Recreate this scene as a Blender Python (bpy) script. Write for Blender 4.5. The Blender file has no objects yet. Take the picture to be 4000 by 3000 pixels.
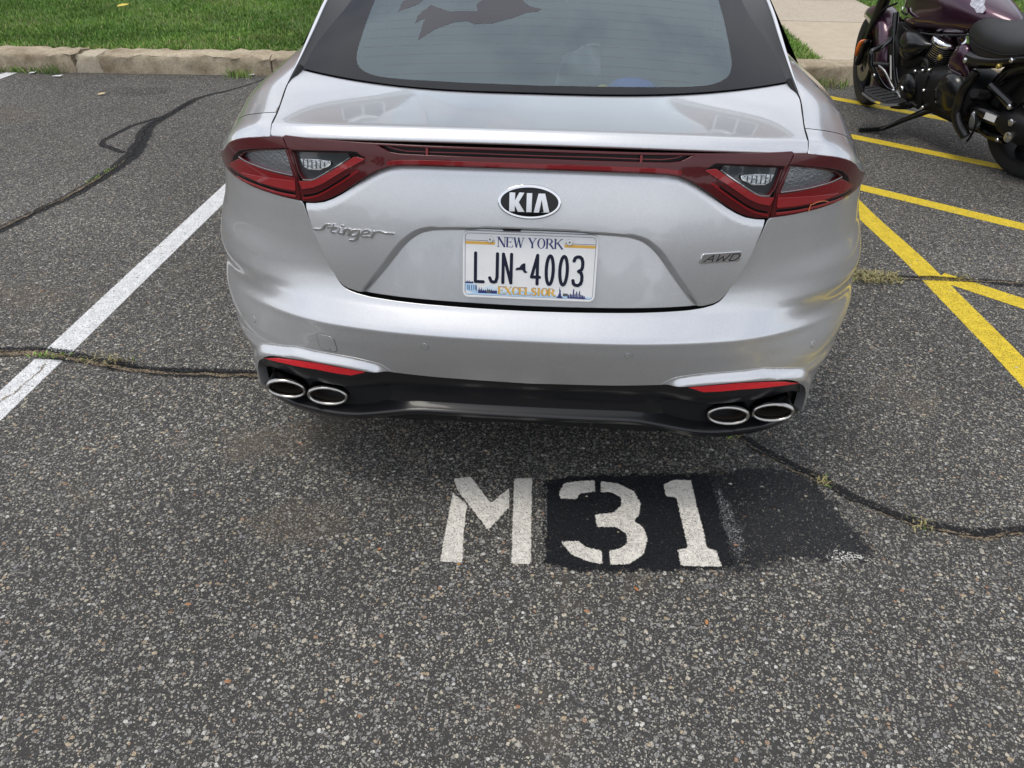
import bpy, bmesh, math, random
import numpy as np
from mathutils import Vector, Matrix
from mathutils.geometry import delaunay_2d_cdt
random.seed(7); rng = np.random.default_rng(7)
SC = bpy.context.scene
COL = SC.collection
R = math.radians

# ------------------------------------------------------------------ camera
cam_d = bpy.data.cameras.new('camera'); cam = bpy.data.objects.new('camera', cam_d); COL.objects.link(cam)
cam_d.sensor_width = 36.0; cam_d.lens = 24.482; cam_d.clip_start = 0.05; cam_d.clip_end = 500
YAW, PITCH, ROLL = -0.05559, 0.6345, 0.0147
_f = Vector((math.sin(YAW)*math.cos(PITCH), math.cos(YAW)*math.cos(PITCH), -math.sin(PITCH)))
_r = Vector((math.cos(YAW), -math.sin(YAW), 0)); _u = _r.cross(_f)
_r2 = _r*math.cos(ROLL) + _u*math.sin(ROLL); _u2 = -_r*math.sin(ROLL) + _u*math.cos(ROLL)
M3 = Matrix((_r2, _u2, -_f)).transposed()
cam.matrix_world = Matrix.Translation((0.04406, -1.35406, 1.47457)) @ M3.to_4x4()
SC.camera = cam

# ------------------------------------------------------------------ world, sun, exposure
SUN_EL, SUN_AZ = R(70), R(245)          # azimuth measured clockwise from +Y
W = bpy.data.worlds.new('World'); SC.world = W; W.use_nodes = True
nt = W.node_tree; nt.nodes.clear()
wo = nt.nodes.new('ShaderNodeOutputWorld'); bg = nt.nodes.new('ShaderNodeBackground')
sky = nt.nodes.new('ShaderNodeTexSky'); sky.sky_type = 'NISHITA'; sky.sun_disc = False
sky.sun_elevation = SUN_EL; sky.sun_rotation = SUN_AZ; sky.air_density = 1.0; sky.dust_density = 2.0
tc = nt.nodes.new('ShaderNodeTexCoord'); nz = nt.nodes.new('ShaderNodeTexNoise')
nz.inputs['Scale'].default_value = 2.6; nz.inputs['Detail'].default_value = 6; nz.inputs['Roughness'].default_value = .55
mp = nt.nodes.new('ShaderNodeMapping'); mp.inputs['Scale'].default_value = (1, 1, 2.2)
cr = nt.nodes.new('ShaderNodeValToRGB'); cr.color_ramp.elements[0].position = .36; cr.color_ramp.elements[1].position = .60
cr.color_ramp.elements[0].color = (.35,)*3+(1,); cr.color_ramp.elements[1].color = (1, 1, 1, 1)
mx = nt.nodes.new('ShaderNodeMix'); mx.data_type = 'RGBA'
mx.inputs[7].default_value = (7.9, 8.1, 8.55, 1)      # bright cloud deck, in the sky texture's own units
L_ = nt.links.new
L_(tc.outputs['Generated'], mp.inputs[0]); L_(mp.outputs[0], nz.inputs['Vector']); L_(nz.outputs[0], cr.inputs[0])
L_(cr.outputs[0], mx.inputs[0]); L_(sky.outputs[0], mx.inputs[6]); L_(mx.outputs[2], bg.inputs[0])
bg.inputs[1].default_value = 0.136; L_(bg.outputs[0], wo.inputs[0])
sun_d = bpy.data.lights.new('sun', 'SUN'); sun = bpy.data.objects.new('sun', sun_d); COL.objects.link(sun)
sun_d.energy = 1.15; sun_d.angle = R(20); sun_d.color = (1, .95, .86)
sun.rotation_euler = (math.pi/2 - SUN_EL, 0, math.pi - SUN_AZ)
# sun direction check: lamp shines along -Z local
_sd = Vector((math.sin(SUN_AZ)*math.cos(SUN_EL), math.cos(SUN_AZ)*math.cos(SUN_EL), math.sin(SUN_EL)))
sun.rotation_euler = _sd.to_track_quat('Z', 'Y').to_euler()
SC.view_settings.view_transform = 'Standard'; SC.view_settings.look = 'None'
SC.view_settings.exposure = 0.15; SC.view_settings.gamma = 1.0; SC.view_settings.use_curve_mapping = False
SC.render.engine = 'CYCLES'

# ------------------------------------------------------------------ materials
def new_mat(name):
    m = bpy.data.materials.new(name); m.use_nodes = True
    return m, m.node_tree, m.node_tree.nodes['Principled BSDF']
def pm(name, col, rough=.5, metal=0, coat=0, coat_rough=.03, spec=.5, noise=None, bump=None, trans=0, ior=1.5):
    """plain principled; noise=(scale, amount) varies the colour, bump=(scale, distance, strength)"""
    m, t, b = new_mat(name)
    b.inputs['Base Color'].default_value = (*col, 1); b.inputs['Roughness'].default_value = rough
    b.inputs['Metallic'].default_value = metal; b.inputs['Coat Weight'].default_value = coat
    b.inputs['Coat Roughness'].default_value = coat_rough; b.inputs['Specular IOR Level'].default_value = spec
    b.inputs['Transmission Weight'].default_value = trans; b.inputs['IOR'].default_value = ior
    g = t.nodes.new('ShaderNodeNewGeometry')
    if noise:
        n = t.nodes.new('ShaderNodeTexNoise'); n.inputs['Scale'].default_value = noise[0]; n.inputs['Detail'].default_value = 5
        r = t.nodes.new('ShaderNodeMapRange'); r.inputs[1].default_value = .25; r.inputs[2].default_value = .75
        r.inputs[3].default_value = 1-noise[1]; r.inputs[4].default_value = 1+noise[1]
        x = t.nodes.new('ShaderNodeMix'); x.data_type = 'RGBA'; x.blend_type = 'MULTIPLY'; x.inputs[0].default_value = 1
        x.inputs[6].default_value = (*col, 1)
        c = t.nodes.new('ShaderNodeCombineColor')
        t.links.new(g.outputs['Position'], n.inputs['Vector']); t.links.new(n.outputs[0], r.inputs[0])
        for i in range(3): t.links.new(r.outputs[0], c.inputs[i])
        t.links.new(c.outputs[0], x.inputs[7]); t.links.new(x.outputs[2], b.inputs['Base Color'])
    if bump:
        n = t.nodes.new('ShaderNodeTexNoise'); n.inputs['Scale'].default_value = bump[0]; n.inputs['Detail'].default_value = 4
        q = t.nodes.new('ShaderNodeBump'); q.inputs['Distance'].default_value = bump[1]; q.inputs['Strength'].default_value = bump[2]
        t.links.new(g.outputs['Position'], n.inputs['Vector']); t.links.new(n.outputs[0], q.inputs['Height']); t.links.new(q.outputs[0], b.inputs['Normal'])
    return m

def asphalt_group():
    g = bpy.data.node_groups.new('asphalt', 'ShaderNodeTree')
    for n, s in (('Color', 'NodeSocketColor'), ('Height', 'NodeSocketFloat'), ('Grain', 'NodeSocketFloat')):
        g.interface.new_socket(n, in_out='OUTPUT', socket_type=s)
    N = g.nodes.new; K = g.links.new
    out = N('NodeGroupOutput'); geo = N('ShaderNodeNewGeometry')
    # warp the cells a little so that the stones are irregular
    wn = N('ShaderNodeTexNoise'); wn.inputs['Scale'].default_value = 90; wn.inputs['Detail'].default_value = 2
    sub = N('ShaderNodeVectorMath'); sub.operation = 'SUBTRACT'; sub.inputs[1].default_value = (.5, .5, .5)
    scl = N('ShaderNodeVectorMath'); scl.operation = 'SCALE'; scl.inputs['Scale'].default_value = .011
    add = N('ShaderNodeVectorMath'); add.operation = 'ADD'
    K(geo.outputs['Position'], wn.inputs['Vector']); K(wn.outputs['Color'], sub.inputs[0]); K(sub.outputs[0], scl.inputs[0])
    K(geo.outputs['Position'], add.inputs[0]); K(scl.outputs[0], add.inputs[1])
    def layer(scale, cover_lo, cover_hi, ramp):
        v = N('ShaderNodeTexVoronoi'); v.inputs['Scale'].default_value = scale; K(add.outputs[0], v.inputs['Vector'])
        v.inputs['Randomness'].default_value = 1
        sp = N('ShaderNodeSeparateColor'); K(v.outputs['Color'], sp.inputs[0])
        cr = N('ShaderNodeValToRGB'); cr.color_ramp.interpolation = 'CONSTANT'
        els = cr.color_ramp.elements
        while len(els) < len(ramp): els.new(.5)
        for e, (p, c) in zip(els, ramp): e.position = p; e.color = (*c, 1)
        K(sp.outputs[0], cr.inputs[0])
        # stone radius varies from stone to stone
        mr = N('ShaderNodeMapRange'); mr.inputs[3].default_value = cover_lo; mr.inputs[4].default_value = cover_hi; K(sp.outputs[1], mr.inputs[0])
        d = N('ShaderNodeMath'); d.operation = 'SUBTRACT'; K(mr.outputs[0], d.inputs[0]); K(v.outputs['Distance'], d.inputs[1])
        k = N('ShaderNodeMapRange'); k.inputs[1].default_value = 0; k.inputs[2].default_value = .10; k.clamp = True; K(d.outputs[0], k.inputs[0])
        return cr.outputs[0], k.outputs[0]
    big = layer(96, .16, .62, [(0, (.10, .097, .091)), (.18, (.24, .233, .212)), (.38, (.155, .15, .142)), (.52, (.36, .34, .295)), (.66, (.45, .405, .32)),
                                (.77, (.27, .268, .264)), (.87, (.38, .30, .205)), (.92, (.54, .52, .475)), (.98, (.33, .22, .15))])
    fine = layer(200, .32, .72, [(0, (.105, .101, .094)), (.28, (.20, .192, .173)), (.50, (.065, .062, .058)), (.64, (.27, .257, .228)), (.86, (.38, .35, .29))])
    mat_n = N('ShaderNodeTexNoise'); mat_n.inputs['Scale'].default_value = 900; mat_n.inputs['Detail'].default_value = 2; K(geo.outputs['Position'], mat_n.inputs['Vector'])
    base = N('ShaderNodeValToRGB'); base.color_ramp.elements[0].color = (.022, .021, .020, 1); base.color_ramp.elements[1].color = (.07, .067, .062, 1)
    base.color_ramp.elements[0].position = .3; base.color_ramp.elements[1].position = .7; K(mat_n.outputs[0], base.inputs[0])
    m1 = N('ShaderNodeMix'); m1.data_type = 'RGBA'; K(fine[1], m1.inputs[0]); K(base.outputs[0], m1.inputs[6]); K(fine[0], m1.inputs[7])
    m2 = N('ShaderNodeMix'); m2.data_type = 'RGBA'; K(big[1], m2.inputs[0]); K(m1.outputs[2], m2.inputs[6]); K(big[0], m2.inputs[7])
    # large wear: slow noise in brightness, and sandy dust
    w1 = N('ShaderNodeTexNoise'); w1.inputs['Scale'].default_value = .9; w1.inputs['Detail'].default_value = 6; K(geo.outputs['Position'], w1.inputs['Vector'])
    r1 = N('ShaderNodeMapRange'); r1.inputs[1].default_value = .3; r1.inputs[2].default_value = .7; r1.inputs[3].default_value = .78; r1.inputs[4].default_value = 1.2; K(w1.outputs[0], r1.inputs[0])
    m3 = N('ShaderNodeVectorMath'); m3.operation = 'SCALE'; K(m2.outputs[2], m3.inputs[0]); K(r1.outputs[0], m3.inputs['Scale'])
    w2 = N('ShaderNodeTexNoise'); w2.inputs['Scale'].default_value = 2.3; w2.inputs['Detail'].default_value = 9; w2.inputs['Roughness'].default_value = .72
    mpn = N('ShaderNodeMapping'); mpn.inputs['Location'].default_value = (3.1, 7.7, 0); K(geo.outputs['Position'], mpn.inputs[0]); K(mpn.outputs[0], w2.inputs['Vector'])
    r2 = N('ShaderNodeMapRange'); r2.inputs[1].default_value = .56; r2.inputs[2].default_value = .78; r2.inputs[3].default_value = 0; r2.inputs[4].default_value = .45; r2.clamp = True; K(w2.outputs[0], r2.inputs[0])
    m4 = N('ShaderNodeMix'); m4.data_type = 'RGBA'; m4.inputs[7].default_value = (.20, .155, .105, 1); K(r2.outputs[0], m4.inputs[0]); K(m3.outputs[0], m4.inputs[6])
    K(m4.outputs[2], out.inputs['Color'])
    h = N('ShaderNodeMath'); h.operation = 'MULTIPLY_ADD'; h.inputs[1].default_value = .45; K(fine[1], h.inputs[0]); K(big[1], h.inputs[2]); K(h.outputs[0], out.inputs['Height'])
    K(w1.outputs[0], out.inputs['Grain'])
    return g
ASPH = asphalt_group()
def asphalt_mat():
    m, t, b = new_mat('asphalt'); n = t.nodes.new('ShaderNodeGroup'); n.node_tree = ASPH
    q = t.nodes.new('ShaderNodeBump'); q.inputs['Distance'].default_value = .0058; q.inputs['Strength'].default_value = 1
    t.links.new(n.outputs['Color'], b.inputs['Base Color']); t.links.new(n.outputs['Height'], q.inputs['Height']); t.links.new(q.outputs[0], b.inputs['Normal'])
    b.inputs['Roughness'].default_value = .82; b.inputs['Specular IOR Level'].default_value = .35
    return m
def overlay_mat(name, col, edge=(70, .5), wear=(320, .12, .30), fill=.55, rough=.75, noise=.12, maxcover=1.0, blotch=0.0):
    """coating laid on the asphalt: the attribute 'cover' thins it out at its edges, stones poke through where it is worn"""
    m, t, b = new_mat(name); N = t.nodes.new; K = t.links.new
    n = N('ShaderNodeGroup'); n.node_tree = ASPH; geo = N('ShaderNodeNewGeometry')
    at = N('ShaderNodeAttribute'); at.attribute_name = 'cover'
    e = N('ShaderNodeTexNoise'); e.inputs['Scale'].default_value = edge[0]; e.inputs['Detail'].default_value = 5; e.inputs['Roughness'].default_value = .7; K(geo.outputs['Position'], e.inputs['Vector'])
    a = N('ShaderNodeMath'); a.operation = 'MULTIPLY_ADD'; a.inputs[1].default_value = edge[1]*2; a.inputs[2].default_value = -edge[1]; K(e.outputs[0], a.inputs[0])
    a2 = N('ShaderNodeMath'); a2.operation = 'ADD'; K(a.outputs[0], a2.inputs[0]); K(at.outputs['Fac'], a2.inputs[1])
    s = N('ShaderNodeMapRange'); s.inputs[1].default_value = .40; s.inputs[2].default_value = .60; s.inputs[4].default_value = maxcover; s.clamp = True; K(a2.outputs[0], s.inputs[0])
    wv = N('ShaderNodeTexNoise'); wv.inputs['Scale'].default_value = wear[0]; wv.inputs['Detail'].default_value = 4; K(geo.outputs['Position'], wv.inputs['Vector'])
    wr = N('ShaderNodeMapRange'); wr.inputs[1].default_value = wear[1]+.15; wr.inputs[2].default_value = wear[2]+.15; wr.clamp = True; K(wv.outputs[0], wr.inputs[0])
    mk = N('ShaderNodeMath'); mk.operation = 'MULTIPLY'; K(s.outputs[0], mk.inputs[0]); K(wr.outputs[0], mk.inputs[1])
    cn = N('ShaderNodeTexNoise'); cn.inputs['Scale'].default_value = 25; cn.inputs['Detail'].default_value = 8; K(geo.outputs['Position'], cn.inputs['Vector'])
    cr_ = N('ShaderNodeMapRange'); cr_.inputs[1].default_value = .25; cr_.inputs[2].default_value = .75; cr_.inputs[3].default_value = 1-noise; cr_.inputs[4].default_value = 1+noise; K(cn.outputs[0], cr_.inputs[0])
    pc = N('ShaderNodeVectorMath'); pc.operation = 'SCALE'; pc.inputs[0].default_value = col; K(cr_.outputs[0], pc.inputs['Scale'])
    K(pc.outputs[0], b.inputs['Base Color']); K(mk.outputs[0], b.inputs['Alpha'])
    q = N('ShaderNodeBump'); q.inputs['Distance'].default_value = .0050*(1-fill)+.0006; q.inputs['Strength'].default_value = 1; K(n.outputs['Height'], q.inputs['Height']); K(q.outputs[0], b.inputs['Normal'])
    b.inputs['Roughness'].default_value = rough; b.inputs['Specular IOR Level'].default_value = .35
    return m

M = {}
M['asphalt'] = asphalt_mat()
M['white_line'] = overlay_mat('white_line_paint', (.80, .80, .80), edge=(110, .40), wear=(240, .17, .28), fill=.42)
M['yellow_line'] = overlay_mat('yellow_line_paint', (.80, .585, .04), edge=(110, .40), wear=(240, .17, .28), fill=.42)
M['stencil_white'] = overlay_mat('stencil_white_paint', (.78, .74, .66), edge=(150, .62), wear=(260, .13, .23), fill=.3)
M['stencil_black'] = overlay_mat('stencil_black_paint', (.0115, .0125, .016), edge=(45, .75), wear=(330, .20, .28), fill=.3, rough=.5)
M['stencil_black_worn'] = overlay_mat('worn_black_paint', (.019, .020, .024), edge=(34, .95), wear=(300, .23, .37), fill=.4, rough=.6)
M['tar'] = overlay_mat('tar_sealant', (.009, .0092, .011), edge=(75, 1.0), wear=(240, .25, .34), fill=.5, rough=.75)
M['sand'] = overlay_mat('sandy_dirt', (.27, .21, .14), edge=(60, 1.1), wear=(200, .22, .42), fill=.2, rough=.95, noise=.35)
M['oil'] = overlay_mat('oil_stain', (.025, .024, .024), edge=(9, .8), wear=(230, .30, .62), fill=.2, maxcover=.75)
M['dust'] = overlay_mat('pale_dust', (.33, .26, .18), edge=(14, .8), wear=(180, .30, .60), fill=.1, maxcover=.6, noise=.3)
M['white_mist'] = overlay_mat('white_overspray', (.55, .55, .56), edge=(30, .8), wear=(260, .33, .60), fill=.1, maxcover=.8)
def paint_mat():
    m = pm('silver_car_paint', (.645, .65, .66), rough=.33, metal=.80, coat=1, coat_rough=.025); t = m.node_tree; b = t.nodes['Principled BSDF']; N = t.nodes.new; K = t.links.new
    g = N('ShaderNodeNewGeometry'); n = N('ShaderNodeTexNoise'); n.inputs['Scale'].default_value = 7; n.inputs['Detail'].default_value = 10; n.inputs['Roughness'].default_value = .75; K(g.outputs['Position'], n.inputs['Vector'])
    r = N('ShaderNodeMapRange'); r.inputs[1].default_value = .35; r.inputs[2].default_value = .75; r.inputs[3].default_value = .012; r.inputs[4].default_value = .07; K(n.outputs[0], r.inputs[0]); K(r.outputs[0], b.inputs['Coat Roughness'])
    f = N('ShaderNodeTexWhiteNoise'); sc = N('ShaderNodeVectorMath'); sc.operation = 'SCALE'; sc.inputs['Scale'].default_value = 1600; sn = N('ShaderNodeVectorMath'); sn.operation = 'FLOOR'
    K(g.outputs['Position'], sc.inputs[0]); K(sc.outputs[0], sn.inputs[0]); K(sn.outputs[0], f.inputs['Vector'])
    r2 = N('ShaderNodeMapRange'); r2.inputs[3].default_value = .88; r2.inputs[4].default_value = 1.12; K(f.outputs['Value'], r2.inputs[0])
    r3 = N('ShaderNodeMapRange'); r3.inputs[1].default_value = .3; r3.inputs[2].default_value = .8; r3.inputs[3].default_value = 1.02; r3.inputs[4].default_value = .95; K(n.outputs[0], r3.inputs[0])
    mu = N('ShaderNodeMath'); mu.operation = 'MULTIPLY'; K(r2.outputs[0], mu.inputs[0]); K(r3.outputs[0], mu.inputs[1])
    v = N('ShaderNodeVectorMath'); v.operation = 'SCALE'; v.inputs[0].default_value = (.645, .65, .66); K(mu.outputs[0], v.inputs['Scale']); K(v.outputs[0], b.inputs['Base Color'])
    return m
M['paint'] = paint_mat()
M['black_gloss'] = pm('gloss_black_plastic', (.011, .011, .0125), rough=.28, coat=.22, coat_rough=.06, spec=.36)
M['black_matt'] = pm('matt_black_plastic', (.012, .012, .012), rough=.6, bump=(900, .0004, .4))
M['void'] = pm('dark_cavity', (.004, .004, .004), rough=.9)  # near-black; on panel rims the colour stands in for shut-line shade
M['chrome'] = pm('chrome', (.78, .78, .79), rough=.08, metal=1)
M['steel'] = pm('polished_steel', (.46, .445, .42), rough=.24, metal=1, noise=(60, .12))
M['soot'] = pm('sooty_steel', (.055, .044, .034), rough=.6, metal=.5)
M['tip_tube'] = pm('dark_chrome_tube', (.06, .062, .068), rough=.22, metal=1)
M['rubber'] = pm('tyre_rubber', (.018, .018, .018), rough=.75, bump=(120, .002, .3))
M['frit'] = pm('black_glass_border', (.004, .004, .007), rough=.03, coat=0, spec=.22)
M['dark_patch'] = pm('dark_patch_on_glass', (.018, .016, .024), rough=.10, spec=.4)
M['red_dark'] = pm('dark_red_lens', (.070, .0016, .0036), rough=.22, coat=.55, coat_rough=.02, spec=.3)
M['red_mid'] = pm('red_lens', (.19, .003, .006), rough=.22, coat=.5, coat_rough=.02, spec=.3)
M['red_bright'] = pm('bright_red_reflex', (.28, .0045, .008), rough=.22, coat=1, coat_rough=.02, bump=(500, .001, .5))
M['red_black'] = pm('smoked_red_lens', (.003, .0006, .0008), rough=.25, coat=.08, coat_rough=.05, spec=.15)
M['reflector'] = pm('red_reflector', (.72, .008, .018), rough=.25, coat=1, coat_rough=.05, bump=(700, .0015, .7))
M['crack'] = pm('broken_lens_edge', (.55, .16, .07), rough=.4)
M['plate_white'] = pm('plate_white', (.78, .78, .77), rough=.30, coat=.3, noise=(30, .04))
M['plate_navy'] = pm('plate_navy', (.006, .008, .026), rough=.45, spec=.3)
M['plate_blue'] = pm('plate_blue_print', (.02, .03, .14), rough=.35)
M['plate_gold'] = pm('plate_gold_print', (.72, .42, .07), rough=.35)
M['plate_sky'] = pm('plate_pale_blue_print', (.42, .62, .80), rough=.35)
M['plate_mist'] = pm('plate_faint_blue_print', (.62, .72, .80), rough=.35)
M['led_glass'] = pm('lamp_facets', (.50, .53, .56), rough=.18, metal=.9, bump=(120, .002, .6))
M['lamp_grey'] = pm('lamp_grey_reflector', (.20, .21, .22), rough=.18, metal=.7, coat=1, coat_rough=.02, bump=(160, .002, .6))
M['lamp_smoke'] = pm('lamp_smoked_reflector', (.055, .06, .067), rough=.15, metal=.4, coat=1, coat_rough=.02)
M['emblem_black'] = pm('emblem_black', (.004, .004, .0045), rough=.12, spec=.35)
M['emblem_silver'] = pm('emblem_silver', (.80, .81, .83), rough=.32, metal=.55)
M['sensor_gap'] = pm('sensor_gap_grey', (.16, .16, .165), rough=.5)
M['badge_dark'] = pm('badge_dark_fill', (.02, .02, .022), rough=.35)
M['seat_fabric'] = pm('dark_seat_cloth', (.03, .03, .032), rough=.9, noise=(40, .2))
M['cover_cloth'] = pm('grey_cargo_cover', (.05, .052, .055), rough=.9, noise=(14, .3))
M['bag_blue'] = pm('blue_nylon', (.06, .16, .62), rough=.6, noise=(40, .25))
M['bag_yellow'] = pm('yellow_nylon', (.75, .55, .04), rough=.45)
M['cloth_pale'] = pm('pale_cloth', (.25, .26, .26), rough=.8, noise=(18, .2))
M['defrost'] = pm('heater_wire', (.16, .10, .07), rough=.5)
M['stainless'] = pm('screw_steel', (.7, .7, .68), rough=.25, metal=1)

def glass_mat():
    m = bpy.data.materials.new('tinted_rear_glass'); m.use_nodes = True; t = m.node_tree; t.nodes.clear()
    o = t.nodes.new('ShaderNodeOutputMaterial'); x = t.nodes.new('ShaderNodeMixShader'); fr = t.nodes.new('ShaderNodeFresnel'); fr.inputs[0].default_value = 2.1
    tr = t.nodes.new('ShaderNodeBsdfTransparent'); tr.inputs[0].default_value = (.60, .68, .70, 1)
    gl = t.nodes.new('ShaderNodeBsdfGlossy'); gl.inputs['Roughness'].default_value = .02; gl.inputs[0].default_value = (.80, .94, 1, 1)
    t.links.new(fr.outputs[0], x.inputs[0]); t.links.new(tr.outputs[0], x.inputs[1]); t.links.new(gl.outputs[0], x.inputs[2]); t.links.new(x.outputs[0], o.inputs[0])
    return m
M['glass'] = glass_mat()

# ------------------------------------------------------------------ object helpers
def empty(name, label, cat, loc=(0, 0, 0), group=None):
    o = bpy.data.objects.new(name, None); COL.objects.link(o); o.location = loc; o.empty_display_size = .1
    o['label'] = label; o['category'] = cat
    if group: o['group'] = group
    return o
def tag(o, label, cat, group=None):
    o['label'] = label; o['category'] = cat
    if group: o['group'] = group
    return o
def mesh_obj(name, V, F, mat, parent=None, normals=None, smooth=True, mats=None, midx=None):
    me = bpy.data.meshes.new(name); me.from_pydata([tuple(map(float, v)) for v in V], [], [tuple(int(i) for i in f) for f in F]); me.update()
    for mm in (mats or [mat]): me.materials.append(mm)
    if midx is not None: me.polygons.foreach_set('material_index', np.array(midx, dtype=np.int32))
    if smooth: me.polygons.foreach_set('use_smooth', np.ones(len(me.polygons), dtype=bool))
    if normals is not None: me.normals_split_custom_set_from_vertices([tuple(map(float, n)) for n in normals])
    o = bpy.data.objects.new(name, me); COL.objects.link(o)
    if parent is not None: o.parent = parent
    return o
def bm_obj(name, bm, mat, parent=None, smooth=True, sharp=35):
    me = bpy.data.meshes.new(name); bmesh.ops.recalc_face_normals(bm, faces=bm.faces[:])
    bm.to_mesh(me); bm.free(); me.materials.append(mat)
    if smooth:
        me.polygons.foreach_set('use_smooth', np.ones(len(me.polygons), dtype=bool)); me.set_sharp_from_angle(angle=R(sharp))
    o = bpy.data.objects.new(name, me); COL.objects.link(o)
    if parent is not None: o.parent = parent
    return o
def pchip(xs, ys):
    xs = np.array(xs, float); ys = np.array(ys, float); o = np.argsort(xs); xs = xs[o]; ys = ys[o]
    h = np.diff(xs); d = np.diff(ys)/h; m = np.zeros_like(xs); m[0] = d[0]; m[-1] = d[-1]
    for i in range(1, len(xs)-1):
        if d[i-1]*d[i] > 0:
            w1 = 2*h[i]+h[i-1]; w2 = h[i]+2*h[i-1]; m[i] = (w1+w2)/(w1/d[i-1]+w2/d[i])
    def f(x):
        x = np.asarray(x, float); i = np.clip(np.searchsorted(xs, x)-1, 0, len(h)-1)
        t = (x-xs[i])/h[i]; t2 = t*t; t3 = t2*t
        r = (2*t3-3*t2+1)*ys[i]+(t3-2*t2+t)*h[i]*m[i]+(-2*t3+3*t2)*ys[i+1]+(t3-t2)*h[i]*m[i+1]
        r = np.where(x < xs[0], ys[0]+(x-xs[0])*m[0], r); return np.where(x > xs[-1], ys[-1]+(x-xs[-1])*m[-1], r)
    return f
def resample(P, h, closed=False):
    P = np.array(P, float)
    if closed: P = np.vstack([P, P[:1]])
    d = np.r_[0, np.cumsum(np.linalg.norm(np.diff(P, axis=0), axis=1))]
    keep = np.r_[True, np.diff(d) > 1e-9]; P = P[keep]; d = d[keep]
    n = max(2, int(round(d[-1]/h))+1); s = np.linspace(0, d[-1], n)
    Q = np.stack([np.interp(s, d, P[:, k]) for k in range(P.shape[1])], 1)
    return Q[:-1] if closed else Q
def smooth_line(P, h):
    """cubic through the points, resampled at h"""
    P = np.array(P, float); d = np.r_[0, np.cumsum(np.linalg.norm(np.diff(P, axis=0), axis=1))]
    n = max(3, int(d[-1]/h)); s = np.linspace(0, d[-1], n)
    return np.stack([pchip(d, P[:, k])(s) for k in range(P.shape[1])], 1)
def inside(poly, Q):
    x, y = Q[:, 0], Q[:, 1]; r = np.zeros(len(Q), bool); n = len(poly)
    for i in range(n):
        x1, y1 = poly[i]; x2, y2 = poly[(i+1) % n]
        if y1 == y2: continue
        c = ((y1 > y) != (y2 > y)); xi = x1+(y-y1)*(x2-x1)/(y2-y1); r ^= c & (x < xi)
    return r
def dist_line(L, Q, closed=False):
    L = np.array(L, float)
    if closed: L = np.vstack([L, L[:1]])
    best = np.full(len(Q), 1e9)
    for a, b in zip(L[:-1], L[1:]):
        ab = b-a; l2 = ab@ab
        if l2 < 1e-18: continue
        t = np.clip(((Q-a)@ab)/l2, 0, 1); best = np.minimum(best, np.linalg.norm(Q-(a+t[:, None]*ab), axis=1))
    return best
def cdt(polys, extra=None, keep=None, lines=()):
    """triangulate the union of 2-D polygons; keep(centroids)->mask picks the triangles"""
    V = []; E = []
    for p in polys:
        k = len(V); n = len(p); V += [tuple(q) for q in p]; E += [(k+i, k+(i+1) % n) for i in range(n)]
    for l in lines:
        k = len(V); V += [tuple(q) for q in l]; E += [(k+i, k+i+1) for i in range(len(l)-1)]
    if extra is not None: V += [tuple(q) for q in extra]
    r = delaunay_2d_cdt([Vector((float(a), float(b))) for a, b in V], E, [], 0, 1e-6)
    P = np.array([(v.x, v.y) for v in r[0]]); T = np.array([tuple(f) for f in r[2]], int)
    c = P[T].mean(1)
    if keep is None:
        m = np.zeros(len(c), bool)
        for p in polys: m |= inside(np.array(p), c)
    else: m = keep(c)
    T = T[m]
    a = P[T]; ar = (a[:, 1, 0]-a[:, 0, 0])*(a[:, 2, 1]-a[:, 0, 1])-(a[:, 1, 1]-a[:, 0, 1])*(a[:, 2, 0]-a[:, 0, 0])
    T = T[np.abs(ar) > 1e-12]; ar = ar[np.abs(ar) > 1e-12]
    T[ar < 0] = T[ar < 0][:, ::-1]
    used = np.unique(T); mp = -np.ones(len(P), int); mp[used] = np.arange(len(used))
    return P[used], mp[T]
def boundary(T):
    e = {}
    for a, b, c in T:
        for i, j in ((a, b), (b, c), (c, a)): e[(i, j)] = 1
    return [(i, j) for (i, j) in e if (j, i) not in e]      # directed, interior on the left
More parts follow.
